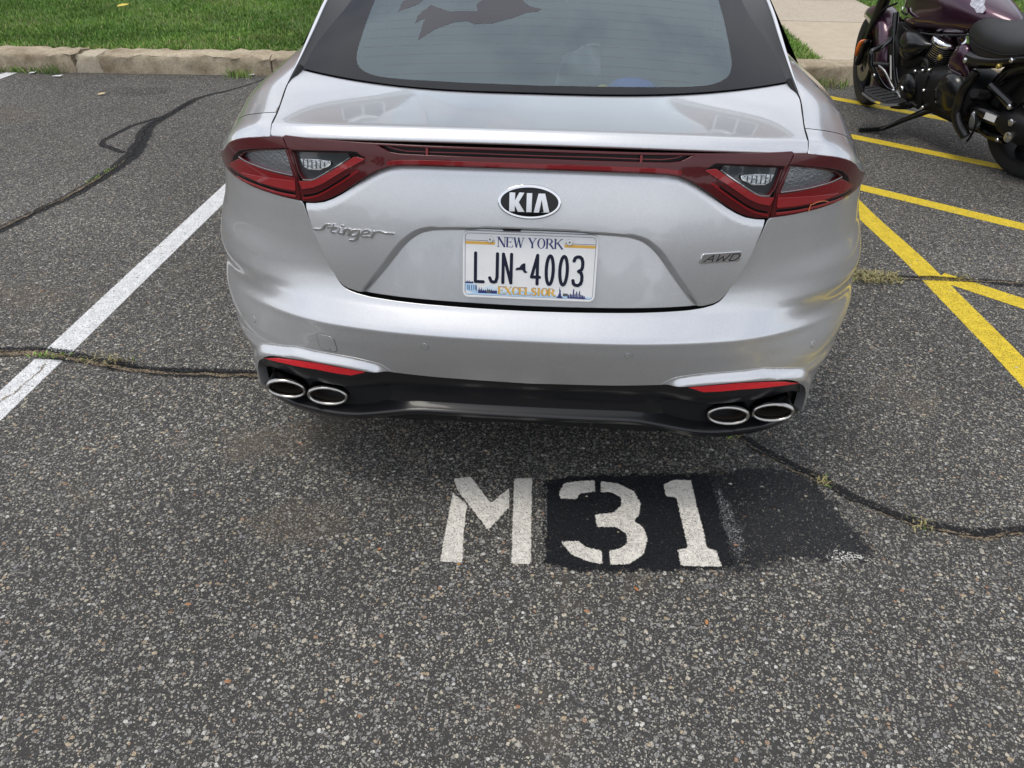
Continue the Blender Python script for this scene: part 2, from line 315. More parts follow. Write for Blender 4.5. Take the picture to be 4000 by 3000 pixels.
def sheet(name, polys, fmap, mat, parent=None, depth=.002, h=None, keep=None, lines=(), extra=None, round_=.0, normals=True, cover=None, rim_mat=None):
    """2-D region lifted by fmap(P)->(xyz, n), given a rim of the depth along -n"""
    ex = extra
    if h:
        A = np.vstack(polys); lo, hi = A.min(0), A.max(0)
        gx, gy = np.meshgrid(np.arange(lo[0]+h/2, hi[0], h), np.arange(lo[1]+h/2, hi[1], h)); gx = gx + (np.arange(gx.shape[0]) % 2)[:, None]*h/2
        G = np.stack([gx.ravel(), gy.ravel()], 1); m = np.zeros(len(G), bool)
        for p in polys: m |= inside(np.array(p), G)
        for p in polys: m &= dist_line(p, G, True) > h*.45
        for l in lines: m &= dist_line(l, G) > h*.45
        G = G[m]; ex = G if ex is None else np.vstack([G, ex])
    P, T = cdt(polys, ex, keep, lines)
    X, Nn = fmap(P); V = list(X); F = [tuple(t) for t in T]; NN = list(Nn)
    B = boundary(T) if depth else []; dk = set()
    if B:
        outv = np.zeros_like(X); cnt = np.zeros(len(X))
        for i, j in B:
            tg = X[j]-X[i]; l = np.linalg.norm(tg)
            if l < 1e-12: continue
            o = np.cross(tg/l, Nn[i]); outv[i] += o; outv[j] += o; cnt[i] += 1; cnt[j] += 1
        ids = np.where(cnt > 0)[0]; O = np.zeros_like(X)
        for i in ids: O[i] = outv[i]/max(np.linalg.norm(outv[i]), 1e-9)
        r1 = {}; r2 = {}
        for i in ids:
            if round_:
                r1[i] = len(V); V.append(X[i]+O[i]*round_*.7-Nn[i]*round_*.3); NN.append((Nn[i]+O[i])/1.4142)
                r2[i] = len(V); V.append(X[i]+O[i]*round_-Nn[i]*round_); NN.append(O[i]*.95-Nn[i]*.05)
            else:
                r2[i] = len(V); V.append(X[i].copy()); NN.append(O[i])
        r3 = {}
        for i in ids:
            r3[i] = len(V); V.append(X[i]+O[i]*round_-Nn[i]*depth); NN.append(O[i])
        for i, j in B:
            if round_: F += [(j, i, r1[i], r1[j]), (r1[j], r1[i], r2[i], r2[j])]
            F.append((r2[j], r2[i], r3[i], r3[j])); dk.add(len(F)-1)  # deep rim faces take rim_mat, gap shade painted into their colour
    o = mesh_obj(name, V, F, mat, parent, NN if normals else None, mats=[mat, rim_mat] if rim_mat else None, midx=[1 if i in dk else 0 for i in range(len(F))] if rim_mat else None)
    if cover is not None:
        a = o.data.attributes.new('cover', 'FLOAT', 'POINT'); c = np.ones(len(V)); c[:len(P)] = cover(P); a.data.foreach_set('value', c.astype(np.float32))
    return o
def tube_geo(P, r, n=10, cap=True):
    P = np.array(P, float); m = len(P); r = np.full(m, r, float) if np.isscalar(r) else np.array(r, float)
    T = np.gradient(P, axis=0); T /= np.linalg.norm(T, axis=1)[:, None]+1e-12
    ref = np.array([0, 0, 1.]) if abs(T[0][2]) < .9 else np.array([1., 0, 0]); V = []; F = []
    u = np.cross(T[0], ref); u /= np.linalg.norm(u)
    for i in range(m):
        u = u-T[i]*(u@T[i]); u /= np.linalg.norm(u)+1e-12; w = np.cross(T[i], u)
        for k in range(n):
            a = 2*math.pi*k/n; V.append(P[i]+r[i]*(math.cos(a)*u+math.sin(a)*w))
    for i in range(m-1):
        for k in range(n):
            a = i*n+k; b = i*n+(k+1) % n; F.append((a, b, b+n, a+n))
    if cap: F += [tuple(range(n-1, -1, -1)), tuple(range((m-1)*n, m*n))]
    return V, F
def tube(name, P, r, mat, parent=None, n=10, sm=None, cap=True):
    if sm: P = smooth_line(P, sm)
    if not np.isscalar(r) and len(r) != len(P): r = np.interp(np.linspace(0, 1, len(P)), np.linspace(0, 1, len(r)), r)
    V, F = tube_geo(P, r, n, cap); o = mesh_obj(name, V, F, mat, parent); o.data.set_sharp_from_angle(angle=R(50)); return o
def ribbon_geo(P, w, cols=(-1, -.75, 0, .75, 1)):
    """flat strip in xy along P with half-width w (scalar or list); returns verts2d, faces, cover"""
    P = np.array(P, float); T = np.gradient(P, axis=0); T /= np.linalg.norm(T, axis=1)[:, None]+1e-12
    Nn = np.stack([-T[:, 1], T[:, 0]], 1); w = np.full(len(P), w, float) if np.isscalar(w) else np.array(w, float)
    V = []; C = []; F = []; k = len(cols)
    for i in range(len(P)):
        for c in cols: V.append(P[i]+Nn[i]*c*w[i]); C.append(1.0 if abs(c) < .9 else 0.0)
    for i in range(len(P)-1):
        for j in range(k-1):
            a = i*k+j; F.append((a, a+k, a+k+1, a+1))
    return np.array(V), F, np.array(C)

# ------------------------------------------------------------------ car: base surface of the tail
def sstep(d): d = np.clip(d, 0, 1); return d*d*(3-2*d)
DD = .95
Wz = pchip([.2, .3, .43, .47, .54, .6, .7, .77, .82, .86, 1.0, 1.1], [.868, .872, .888, .910, .957, .959, .934, .905, .892, .887, .889, .890])
Nz = pchip([.2, .3, .44, .48, .54, .60, .66, .85, 1.0, 1.1], [4.0, 4.0, 4.0, 3.6, 3.05, 2.85, 3.05, 3.3, 3.35, 3.35])
_hp = pchip([.60, .655, .70, .75, .80, .83, .865, .90, .93, .957, .985, 1.01, 1.05], [.052, .0585, .0640, .0708, .0795, .0858, .0945, .1045, .1138, .1225, .131, .138, .148])
_lp = pchip([.80, .85, .89, .93, .957, .985, 1.01], [.092, .096, .102, .108, .114, .120, .127])
_bp = pchip([.20, .30, .44, .47, .53, .575, .590, .596, .602, .608, .62, .64, .655, .67, .72, .80, .87, .93],
            [.055, .04, .03, .022, .008, .0012, .0004, .0, .0012, .0055, .0165, .0365, .051, .060, .077, .088, .095, .104])
HP = lambda z, x: _hp(z)
_ts = pchip([.3, .43, .53, .62, .75, .85, .9], [.035, .030, .027, .031, .058, .070, .078])     # the flanks, where the crease has faded out
corner = lambda x: sstep((np.abs(x)-.47)/.41)
LP = lambda z, x: _lp(z)-.023*corner(x)
def BP(z, x):
    k = corner(x); return _bp(z+.036*(np.abs(x)/.78)**4)*(1-k)+_ts(z)*k
_th = np.linspace(0, math.pi/2, 6000); _ca = np.sin(_th)**(2/3.0); _cy = DD*(1-np.cos(_th)**(2/3.0))
_ct = np.r_[0, np.cumsum(np.hypot(np.diff(_ca*.94), np.diff(_cy)))]
aref = lambda t: np.interp(t, _ct, _ca)
tref = lambda a: np.interp(a, _ca, _ct)
def to_tz(P):
    P = np.array(P, float); return np.stack([np.sign(P[:, 0])*tref(np.abs(P[:, 0])/Wz(P[:, 1])), P[:, 1]], 1)
def base_S(P, prof):
    t, z = P[:, 0], P[:, 1]; a = np.clip(aref(np.abs(t)), 0, .99995); n = Nz(z); x = np.sign(t)*Wz(z)*a
    return np.stack([x, prof(z, x)+DD*(1-(1-a**n)**(1/n)), z], 1)
def _nrm(f, P, e=.0006):
    dt = f(P+np.array([e, 0]))-f(P-np.array([e, 0])); dz = f(P+np.array([0, e]))-f(P-np.array([0, e]))
    n = np.cross(dt, dz); return n/(np.linalg.norm(n, axis=1)[:, None]+1e-15)
def smap(prof, off=None):
    fb = lambda P: base_S(P, prof)
    if off is None:
        return lambda P: (fb(P), _nrm(fb, P))
    def fo(P):
        X = fb(P); return X+_nrm(fb, P, .004)*off(X, P)[:, None]
    return lambda P: (fo(P), _nrm(fo, P))
def mirror(P): return [(-x, z) for x, z in P]
def both(half):
    """half outline from the centre line to the centre line on the right side -> closed symmetric outline"""
    half = [tuple(p) for p in half]; return half+[(-x, z) for x, z in half[::-1] if abs(x) > 1e-6]

GAP = [(.5256, .8578), (.5174, .8284), (.5087, .7991), (.4983, .7703), (.4863, .7421), (.4729, .7146), (.457, .6886), (.4460, .6762), (.4325, .6690), (.4100, .6642), (.3748, .6608), (.3130, .6587), (.2509, .6574), (.1886, .6566), (.1263, .6559), (.064, .6552), (0, .6548)]
T2 = [(.5244, .8589), (.4994, .8619), (.4746, .8677), (.4509, .8779), (.4282, .8906), (.4065, .9051), (.3846, .9194), (.3625, .9332), (.3394, .9453), (.315, .9544), (.2893, .9581), (.2633, .9597), (.2372, .9606), (.185, .9615), (.1327, .9621), (.0543, .9623), (0, .9623)]
RECESS = [(0, .8365), (.10, .8362), (.19, .8345), (.2257, .83), (.2509, .8234), (.2733, .8104), (.2929, .7935), (.3099, .7738), (.326, .7532), (.342, .7327), (.3585, .7125), (.375, .6924), (.3916, .6723), (.402, .655), (.40, .60), (0, .60)]
OL_TOP = [(0.5612, 0.9914), (0.5851, 0.9894), (0.6088, 0.986), (0.6318, 0.9808), (0.6544, 0.9751), (0.6762, 0.9687), (0.6969, 0.9609), (0.7165, 0.9515), (0.7346, 0.9398), (0.7502, 0.9251), (0.7652, 0.9131), (.796, .8925), (.809, .886)]
OL_BOT = [(0.5313, 0.8605), (0.5658, 0.8614), (0.5998, 0.8627), (0.6331, 0.864), (0.6652, 0.8651), (0.6956, 0.8664), (0.724, 0.8681), (0.7488, 0.8689), (0.7723, 0.8689), (.800, .8740)]
SPLIT = [(0.5597, 0.9907), (0.5499, 0.9662), (0.5416, 0.9409), (0.5336, 0.9152), (0.5315, 0.888), (0.5302, 0.8607)]
OL_CLR = [(0.5548, 0.968), (0.5849, 0.9632), (0.6145, 0.9575), (0.6435, 0.9504), (0.6711, 0.9412), (0.6953, 0.9252), (0.6672, 0.9203), (0.6372, 0.9183), (0.606, 0.9165), (0.574, 0.9155), (0.5417, 0.9148)]
OL_RED = [(0.5382, 0.9087), (0.5713, 0.9103), (0.6042, 0.9121), (0.636, 0.9146), (0.6669, 0.917), (0.6965, 0.9185), (0.7216, 0.9045), (0.7461, 0.8885), (0.717, 0.8838), (0.6842, 0.8827), (0.6508, 0.8815), (0.6144, 0.88), (0.5774, 0.8794), (0.5394, 0.8804)]
OL_SLOT = [(0.5407, 0.8737), (0.5793, 0.8733), (0.6168, 0.8742), (0.6539, 0.8756), (0.6875, 0.876), (0.7207, 0.8762), (0.7503, 0.8791)]
IL_CLR = [(0.5359, 0.9665), (0.514, 0.9684), (0.4921, 0.9704), (0.4702, 0.9723), (0.4481, 0.9743), (0.4257, 0.9762), (0.4033, 0.9781), (0.3973, 0.968), (0.4166, 0.9559), (0.436, 0.944), (0.4556, 0.9324), (0.4751, 0.921), (0.4953, 0.9113), (0.517, 0.9089), (0.5269, 0.9233), (0.5314, 0.9449)]
IL_LED = [(0.5224, 0.9517), (0.5074, 0.9533), (0.4925, 0.9549), (0.4774, 0.9558), (0.4623, 0.9553), (0.4472, 0.9548), (0.4491, 0.9488), (0.4624, 0.941), (0.4765, 0.9348), (0.4915, 0.9336), (0.5065, 0.9324), (0.5173, 0.9377)]
IL_V_IN = [(0.5276, 0.9043), (0.5023, 0.9074), (0.478, 0.9166), (0.455, 0.9295), (0.4322, 0.943), (0.4095, 0.957), (0.3868, 0.9709)]
IL_V_OUT = [(0.5217, 0.8879), (0.4936, 0.8951), (0.4669, 0.9077), (0.4415, 0.9237), (0.4158, 0.9393), (0.3894, 0.9538), (0.3629, 0.9683)]
IL_SLOT = [(0.5199, 0.8724), (0.4941, 0.879), (0.4693, 0.8904), (0.4458, 0.9047), (0.4224, 0.9194), (0.3992, 0.9345), (0.376, 0.9497)]
IL_CAV = [(0.5389, 0.9692), (0.5085, 0.9721), (0.478, 0.975), (0.4473, 0.9776), (0.4162, 0.9799), (0.3849, 0.9817), (0.3624, 0.9683)]
SLOT = [(.3308, .9932), (.310, .9840), (.2842, .9817), (.2328, .982), (.1814, .9823), (.1301, .9821), (.0787, .9825), (0, .9828)]
SLOTLINE = [(.3199, .9976), (.300, .992), (.2735, .9887), (.2243, .9892), (.175, .9899), (.1258, .9906), (.0765, .9902), (0, .9898)]
BL_TOP = [(0.3279, 0.4764), (0.3581, 0.4993), (0.3945, 0.5068), (0.4321, 0.5105), (0.4693, 0.5111), (0.506, 0.5102), (0.5426, 0.5092), (0.5785, 0.5067), (0.6115, 0.4985), (0.6444, 0.4903), (0.676, 0.4798), (0.7049, 0.4653), (0.7276, 0.4435), (0.7482, 0.4195)]
BL_OUT = [(.7482, .4195), (.762, .375), (.772, .330), (.779, .285)]
BL_IN = [(.328, .4765), (.3661, .4820), (.4074, .4843), (.4484, .4865), (.4893, .4875), (.5294, .4855), (.5682, .4802), (.6057, .4717), (.6433, .4632), (.6769, .4486), (.7017, .424), (.7204, .3932), (.734, .3574), (.741, .320), (.745, .285)]
REFLT = [(0.6884, 0.4415), (0.6352, 0.4608), (0.5772, 0.4734), (0.5171, 0.4828), (0.4539, 0.4819), (0.3902, 0.4786)]
REFLB = [(0.4315, 0.4612), (0.4769, 0.4606), (0.5223, 0.4611), (0.5658, 0.4574), (0.6092, 0.4537), (0.6498, 0.4481)]
TOW = [(.5132, .5564), (.5021, .5583), (.4909, .5602), (.4798, .562), (.4705, .5556), (.4671, .5455), (.4662, .5338), (.4669, .5229), (.4771, .5175), (.4885, .5176), (.4999, .5178), (.5092, .5231), (.5132, .5329), (.5132, .5447)]

CAR = empty('car', 'silver fastback car with full-width red tail lamps and four oval exhausts, parked nose-in', 'car')

# ---- tailgate lower panel
def off_line(L, d):
    P = np.array(L, float); T = np.gradient(P, axis=0); T /= np.linalg.norm(T, axis=1)[:, None]; return P+np.stack([-T[:, 1], T[:, 0]], 1)*d
REC_S = [tuple(p) for p in smooth_line(RECESS[3:-3], .004)]; REC_P = [(0, .8365), (.10, .8362)]+REC_S+[(.402, .655), (.40, .60), (0, .60)]
def hatch_off(X, P):
    Q = np.stack([np.abs(X[:, 0]), X[:, 2]], 1); poly = np.array(REC_P); ins = inside(poly, Q)
    d = dist_line(REC_P[:-2], Q)*np.where(ins, 1, -1)
    lam = np.abs(X[:, 0])
    floor = .0905+.272*(X[:, 2]-.749)-_hp(X[:, 2]); floor = np.maximum(floor, .0045)
    wid = .009+.004*sstep((lam-.19)/.06)
    m = sstep((d+wid*.35)/wid)
    # soft shoulder rolling in towards the lamp band
    Qt = dist_line(T2, Q); roll = .0035*(1-sstep(Qt/.018))
    return -floor*m-roll
hatch_half = [(0, .9623)]+T2[::-1][1:]+GAP[1:]
hatch_half[-1] = (0, .6548)
def shrink(poly, d):
    P = np.array(poly); n = len(P); out = []
    for i in range(n):
        a, b, c = P[i-1], P[i], P[(i+1) % n]
        e1 = b-a; e2 = c-b; e1 /= np.linalg.norm(e1)+1e-12; e2 /= np.linalg.norm(e2)+1e-12
        n1 = np.array([-e1[1], e1[0]]); n2 = np.array([-e2[1], e2[0]]); k = n1+n2; k /= max(np.linalg.norm(k), .3)
        out.append(b+k*d/max(k@n1, .45))
    A = sum(P[i-1][0]*P[i][1]-P[i][0]*P[i-1][1] for i in range(n))
    return out if A > 0 else [2*P[i]-out[i] for i in range(n)]
def outline(half, inset=0, h=.006):
    """symmetric closed outline -> resampled (t, z)"""
    o = both(half); o = resample(o, h, True)
    if inset: o = np.array(shrink(o, inset))
    return to_tz(o)
def one_side(poly, s, inset=0, h=.006):
    o = resample([(s*x, z) for x, z in poly], h, True)
    if inset: o = np.array(shrink(o, inset))
    return to_tz(o)
def xz_lines(L, s=1): return to_tz([(s*x, z) for x, z in L])
REC_C = [(x, z) for x, z in both(REC_P[:-3]) if z > .666]; REC_C = sorted(REC_C)
REC_L = [xz_lines(resample(off_line(smooth_line(REC_C, .006), e), .005)) for e in (-.010, -.007, -.0045, -.002, .0005, .003, .0055)]
hatch = sheet('tailgate', [outline(hatch_half, .0036)], smap(HP, hatch_off), M['paint'], CAR, depth=.02, lines=REC_L, h=.0055, round_=.0016, rim_mat=M['void'])

# ---- bumper
bump_top = [tuple(p) for p in off_line(GAP, .0032)]          # outside of the gap
bump_top[-1] = (0, bump_top[-1][1]); bump_top = bump_top[::-1]
side = [(Wz(z)*a, z) for a, z in [(.925, .8740), (.955, .872), (.9862, .87), (.9862, .70), (.9862, .50), (.9862, .30), (.975, .255), (.95, .252), (.91, .252), (.888, .268)]]
side = [(float(x), z) for x, z in side]
mid = [(.759, .300), (.752, .345), (.740, .385), (.724, .425), (.700, .453), (.66, .474), (.60, .488), (.50, .498), (.40, .495), (.352, .489)]
bb = [(.332, .4762), (.2199, .4697), (.1125, .4662), (0, .4630)]
bump_half = bump_top+[(.5313+.004, .8580)]+[(x, z-.0022) for x, z in OL_BOT[1:]]+side+mid+bb
crease = [(x, .6-.036*(abs(x)/.78)**4) for x in np.linspace(-.86, .86, 170)]
cl = [to_tz([(x, z+d) for x, z in crease]) for d in (-.010, -.004, .0, .004, .008, .014)]
bumper = sheet('rear_bumper', [outline(bump_half, 0, .008)], smap(BP), M['paint'], CAR, depth=.022, h=.009, round_=.0016, lines=cl, rim_mat=M['void'])

# ---- dark liner behind the shut lines
lin = both([(0, 1.002), (.55, .999), (.68, .955), (.74, .90), (.79, .855), (.85, .80), (.88, .70), (.88, .30), (.80, .275), (.70, .275), (0, .30)])
lin_off = lambda X, P: np.full(len(X), -.026)
sheet('body_liner', [to_tz(resample(lin, .03, True))], smap(lambda z, x: np.maximum(HP(z, x), BP(z, x))+.02*(np.abs(x) > .9), lin_off), M['void'], CAR, depth=0, h=.035)

# ---- lamps: the lens of each corner lamp and of the tailgate band, with pieces stacked on it
def inset(name, poly, s, lift, mat, parent, h=.006, depth=.0016, sym=False, rnd=.0006, shr=0.0, prof=LP):
    P = outline(poly, shr, h) if sym else one_side(poly, s, shr, h)
    return sheet(name, [P], smap(prof, lambda X, P_: np.full(len(X), lift)), mat, parent, depth=depth, h=h*1.6, round_=rnd)
def strip(L, w):
    L = np.array(smooth_line(L, .006)); T = np.gradient(L, axis=0); T /= np.linalg.norm(T, axis=1)[:, None]; Nn = np.stack([-T[:, 1], T[:, 0]], 1)
    return [tuple(p) for p in L+Nn*w/2]+[tuple(p) for p in (L-Nn*w/2)[::-1]]
SLOT_TZ = outline([(0, .9990), (.340, .9985)]+SLOT, 0, .006)
ICL = {s: one_side(IL_CLR, s, -.0012, .005) for s in (1, -1)}; OCL = {s: one_side(OL_CLR, s, -.0012, .005) for s in (1, -1)}
BAND_TZ = outline([(0, 1.001), (.30, 1.0), (.556, .9955)]+[(x-.0035, z) for x, z in SPLIT[1:5]]+[(.5265, .8612)]+[(x, z+.0018) for x, z in T2[1:-1]]+[(0, .9641)], 0, .006)
band = sheet('tail_lamp_band', [BAND_TZ],
             smap(LP, lambda X, P: np.full(len(X), .004)), M['red_dark'], CAR, depth=.02, h=.009, round_=.0022, keep=lambda c: inside(BAND_TZ, c) & ~inside(SLOT_TZ, c) & ~inside(ICL[1], c) & ~inside(ICL[-1], c), lines=[np.vstack([p, p[:1]]) for p in (SLOT_TZ, ICL[1], ICL[-1])])
slot_poly = SLOT+[(0, .9985), (.338, .9985)]
inset('smoked_slot', [(0, .9990), (.340, .9985)]+SLOT, 1, -.010, M['red_black'], band, sym=True)
inset('slot_line', [(x, z+.0009) for x, z in SLOTLINE[::-1]]+[(x, z-.0009) for x, z in SLOTLINE], 1, -.006, M['red_mid'], band, sym=True, h=.004, rnd=.0003, depth=.004)
inset('light_strip', [(x, z+.0042) for x, z in T2[9:][::-1]]+[(x, z+.0120) for x, z in T2[9:-1]]+[(0, .9735)], 1, .0047, M['red_mid'], band, sym=True, h=.004)
for s in (1, -1):
    inset('slot_rib', [(.2255, .9822), (.2290, .9822), (.2290, .9990), (.2255, .9990)], s, .0030, M['red_mid'], band, h=.003, depth=.014)
    L = CAR
    cav = IL_CAV+IL_V_OUT[::-1]
    cv = one_side(cav, s); sheet('lamp_cavity', [cv], smap(LP, lambda X, P: np.full(len(X), .0047)), M['red_black'], band, depth=.0016, h=.009, round_=.0006, keep=lambda c: inside(cv, c) & ~inside(ICL[s], c), lines=[np.vstack([ICL[s], ICL[s][:1]])])
    inset('clear_window', IL_CLR, s, -.007, M['lamp_smoke'], band)
    inset('window_trim', strip(IL_CLR[7:14], .0016), s, .0064, M['chrome'], band, h=.003, rnd=.0003)
    inset('reverse_light', IL_LED, s, -.002, M['led_glass'], band, h=.004)
    for i in range(6):
        x = .515-.0105*i; inset('lamp_rib', [(x, .934+.003*(i > 3)+.002*(i > 4)), (x+.0016, .934+.003*(i > 3)+.002*(i > 4)), (x+.0006, .9535), (x-.0010, .9535)], s, -.0010, M['lamp_smoke'], band, h=.003, rnd=.0003)
    inset('reverse_light_trim', strip(IL_LED[5:11], .0018), s, -.0008, M['chrome'], band, h=.003, rnd=.0003)
    inset('brake_light', IL_V_IN+IL_V_OUT[::-1], s, .0060, M['red_bright'], band)
    inset('lamp_slot', strip(IL_SLOT[:-1], .0045), s, .0049, M['red_black'], band)
    inset('rim_light', strip([(x+.004, z-.0065) for x, z in IL_SLOT], .004), s, .0049, M['red_mid'], band)
    # corner lamp
    CT = one_side(OL_TOP+OL_BOT[::-1]+[(x+.0015, z) for x, z in SPLIT[::-1][1:-1]], s); lens = sheet('corner_lamp', [CT], smap(LP, lambda X, P: np.full(len(X), .004)), M['red_dark'], CAR, depth=.02, h=.009, round_=.0022, keep=lambda c: inside(CT, c) & ~inside(OCL[s], c), lines=[np.vstack([OCL[s], OCL[s][:1]])])
    inset('lamp_cavity', [(.545, .971), (.60, .9635), (.65, .9525), (.69, .9395), (.715, .921), (.728, .903), (.735, .899), (.7005, .9195), (.7005, .9245), (.6735, .9420), (.645, .9520), (.616, .9598), (.5855, .9660), (.5535, .9710)], s, .0047, M['red_black'], lens)
    inset('clear_window', OL_CLR, s, -.007, M['lamp_grey'], lens)
    inset('window_trim', strip(OL_CLR[5:], .0016), s, .0064, M['chrome'], lens, h=.003, rnd=.0003)
    inset('brake_light', OL_RED, s, .0052, M['red_mid'], lens)
    inset('brake_light_core', [(.5385, .9030), (.60, .8985), (.66, .8925), (.70, .8865), (.652, .8815), (.578, .8805), (.5393, .8815)], s, .0058, M['red_bright'], lens)
    inset('lamp_slot', strip(OL_SLOT, .0042), s, .0049, M['red_black'], lens)
    inset('rim_light', strip([(x, z-.0058) for x, z in OL_SLOT[:-1]], .0040), s, .0049, M['red_bright'], lens)
    if s == 1:
        o = inset('lens_crack', strip([(.6205, .8625), (.6215, .8700), (.6232, .8785), (.6300, .8775), (.6373, .8808), (.655, .8800), (.6712, .8745)], .0014), 1, .0072, M['crack'], lens, h=.003, rnd=.0003)
        o['label'] = 'jagged pale crack in the right corner lamp'

# ---- bumper details
for s in (1, -1):
    edge = smooth_line(BL_TOP+BL_OUT[1:], .006); bl_poly = [tuple(p) for p in edge]+[tuple(p) for p in smooth_line(BL_IN, .006)[::-1][:-1]]
    def bl_off(X, P, edge=edge):
        Q = np.stack([np.abs(X[:, 0]), X[:, 2]], 1); d = dist_line(edge, Q); fade = sstep((Q[:, 0]-.322)/.05)
        return .0006+.0140*sstep(d/.024)*fade
    sheet('bumper_blade', [one_side(bl_poly, s, 0, .005)], smap(BP, bl_off), M['paint'], CAR, depth=.025, h=.0045, round_=.0006)
    inset('fog_reflector', REFLT+REFLB, s, .0130, M['reflector'], CAR, prof=BP, depth=.01, shr=.001)
    inset('reflector_bezel', REFLT+[(.380, .4735)]+[(x, z-.006) for x, z in REFLB]+[(.702, .437)], s, .0105, M['black_gloss'], CAR, prof=BP, depth=.03)
    for x, z, r in ((.239, .569, .0088), (.720, .525, .0088)):
        circ = lambda k: [(s*(x+k*math.cos(a)), z+k*math.sin(a)) for a in np.linspace(0, 2*math.pi, 24, endpoint=False)]
        ring = sheet('parking_sensor', [to_tz(circ(r+.0008))], smap(BP, lambda X, P: np.full(len(X), .0003)), M['sensor_gap'], CAR, depth=.001)
        sheet('sensor_face', [to_tz(circ(r-.0006))], smap(BP, lambda X, P: np.full(len(X), .0012)), M['paint'], ring, depth=.001, round_=.0004)
TOW = [(.4895+.0235*a+.0035*b, .5400+.0215*b) for a, b in [(1-.28*(1-math.cos(t)) if False else x, y) for x, y in [(q[0], q[1]) for q in [(1, -.62), (1, .62), (.9, .88), (.62, 1), (-.62, 1), (-.9, .88), (-1, .62), (-1, -.62), (-.9, -.88), (-.62, -1), (.62, -1), (.9, -.88)]] for t in (0,)]]
tc_ = sheet('tow_eye_cover', [one_side([(x, z) for x, z in TOW], -1, -.0008, .003)], smap(BP, lambda X, P: np.full(len(X), .0004)), M['badge_dark'], CAR, depth=.001)
sheet('cover_face', [one_side(TOW, -1, .0008, .003)], smap(BP, lambda X, P: np.full(len(X), .0011)), M['paint'], tc_, depth=.001, round_=.0005, h=.01)
tube('cover_notch', base_S(to_tz([(-.4800, .5245), (-.4820, .5236), (-.4840, .5241)]), BP)+np.array([0, -.0013, 0]), .0008, M['badge_dark'], tc_, 6)

# ---- diffuser: swept profile between the blades
dx = [0, .10, .20, .25, .30, .35, .40, .45, .50, .56, .62, .66, .70, .74, .765]
edge_z = pchip(dx, [.3585, .3585, .3590, .3590, .355, .345, .333, .322, .316, .312, .307, .302, .298, .294, .292])
bot_z = pchip(dx, [.3350, .3355, .3365, .3365, .333, .321, .307, .296, .290, .286, .281, .277, .273, .270, .268])
pock = pchip([0, .30, .36, .42, .46, .50, .66, .70, .74, .772], [.018, .020, .036, .10, .15, .17, .17, .13, .06, .03])
topz = pchip([0, .33, .36, .42, .50, .60, .66, .70, .74, .772], [.470, .478, .474, .456, .455, .449, .444, .43, .37, .31])
rim_z = pchip([0, .33, .40, .46, .60, .68, .74, .772], [.428, .428, .414, .402, .398, .392, .35, .305])
def diff_profile(x):
    a = abs(x); e, b, p, tz, rz = float(edge_z(a)), float(bot_z(a)), float(pock(a)), float(topz(a)), float(rim_z(a))
    cz = max(e+.004, e+.0125-.10*max(0, p-.06))
    return [(.034, tz), (.036, (tz+rz)/2), (.040, rz), (.044, rz-.004), (.03+p*.96, rz-.012 if a > .4 else rz-.03), (.03+p, (rz+cz)/2-.004), (.03+p*.98, cz+.004), (.03+p*.93, cz), (.033, e+.0015), (.0285, e), (.0265, e-.003), (.027, e-.008), (.033, b+.003), (.038, b), (.16, b-.004)]
V = []; F = []
xs = np.r_[-np.linspace(.765, 0, 95)[:-1], np.linspace(0, .765, 95)]
for x in xs:
    for dy, z in diff_profile(x):
        a = min(abs(x)/float(Wz(z)), .999); n = float(Nz(min(z, .44)))
        V.append((x, dy+DD*(1-(1-a**n)**(1/n)), z))
k = len(diff_profile(0))
for i in range(len(xs)-1):
    for j in range(k-1):
        a = i*k+j; F.append((a, a+1, a+k+1, a+k))
o = mesh_obj('diffuser', V, F, M['black_gloss'], CAR); o.data.set_sharp_from_angle(angle=R(38))
for s in (1, -1):
    bm = bmesh.new(); bmesh.ops.create_cube(bm, size=1); bmesh.ops.scale(bm, vec=(.012, .09, .026), verts=bm.verts)
    for v in bm.verts:
        if v.co.z < 0: v.co.x *= .6; v.co.y *= .7
    bmesh.ops.bevel(bm, geom=bm.edges[:], offset=.002, segments=2, affect='EDGES'); bmesh.ops.translate(bm, vec=(s*.172, .085, .323), verts=bm.verts)
    bm_obj('diffuser_fin', bm, M['black_matt'], CAR)
# ---- exhaust tips
def tip(cx, cy, cz, rot):
    prof = [(.0, .14), (0, .012), (-.0010, .004), (-.0035, -.001), (-.0070, .000), (-.0095, .005), (-.0105, .014), (-.011, .09)]
    n = 48
    def ring(a, b, seg):
        V = []; F = []
        for d, y in seg:
            for i in range(n):
                t = 2*math.pi*i/n; c, s_ = math.cos(t), math.sin(t); ex = (a+d)*c; ez = (b+d)*s_
                V.append((cx+ex*math.cos(rot)-ez*math.sin(rot), cy+y, cz+ex*math.sin(rot)+ez*math.cos(rot)))
        for j in range(len(seg)-1):
            for i in range(n):
                a_ = j*n+i; b_ = j*n+(i+1) % n; F.append((a_, a_+n, b_+n, b_))
        return V, F
    A, B = .0555, .0315
    V, F = ring(A, B, prof[:2]+[(-.0005, .006)]); body = mesh_obj('exhaust_pipe', V, F, M['tip_tube'], CAR)
    V, F = ring(A, B, [(0, .008)]+prof[2:7]); mesh_obj('polished_rim', V, F, M['steel'], body)
    V, F = ring(A, B, [prof[6], (-.0106, .03), (-.011, .20)]); F.append(tuple(range(2*n, 3*n))); mesh_obj('sooty_bore', V, F, M['soot'], body)
for s in (1, -1):
    tip(s*.521, .066, .3570, 0); tip(s*.640, .090, .3555, s*.05)

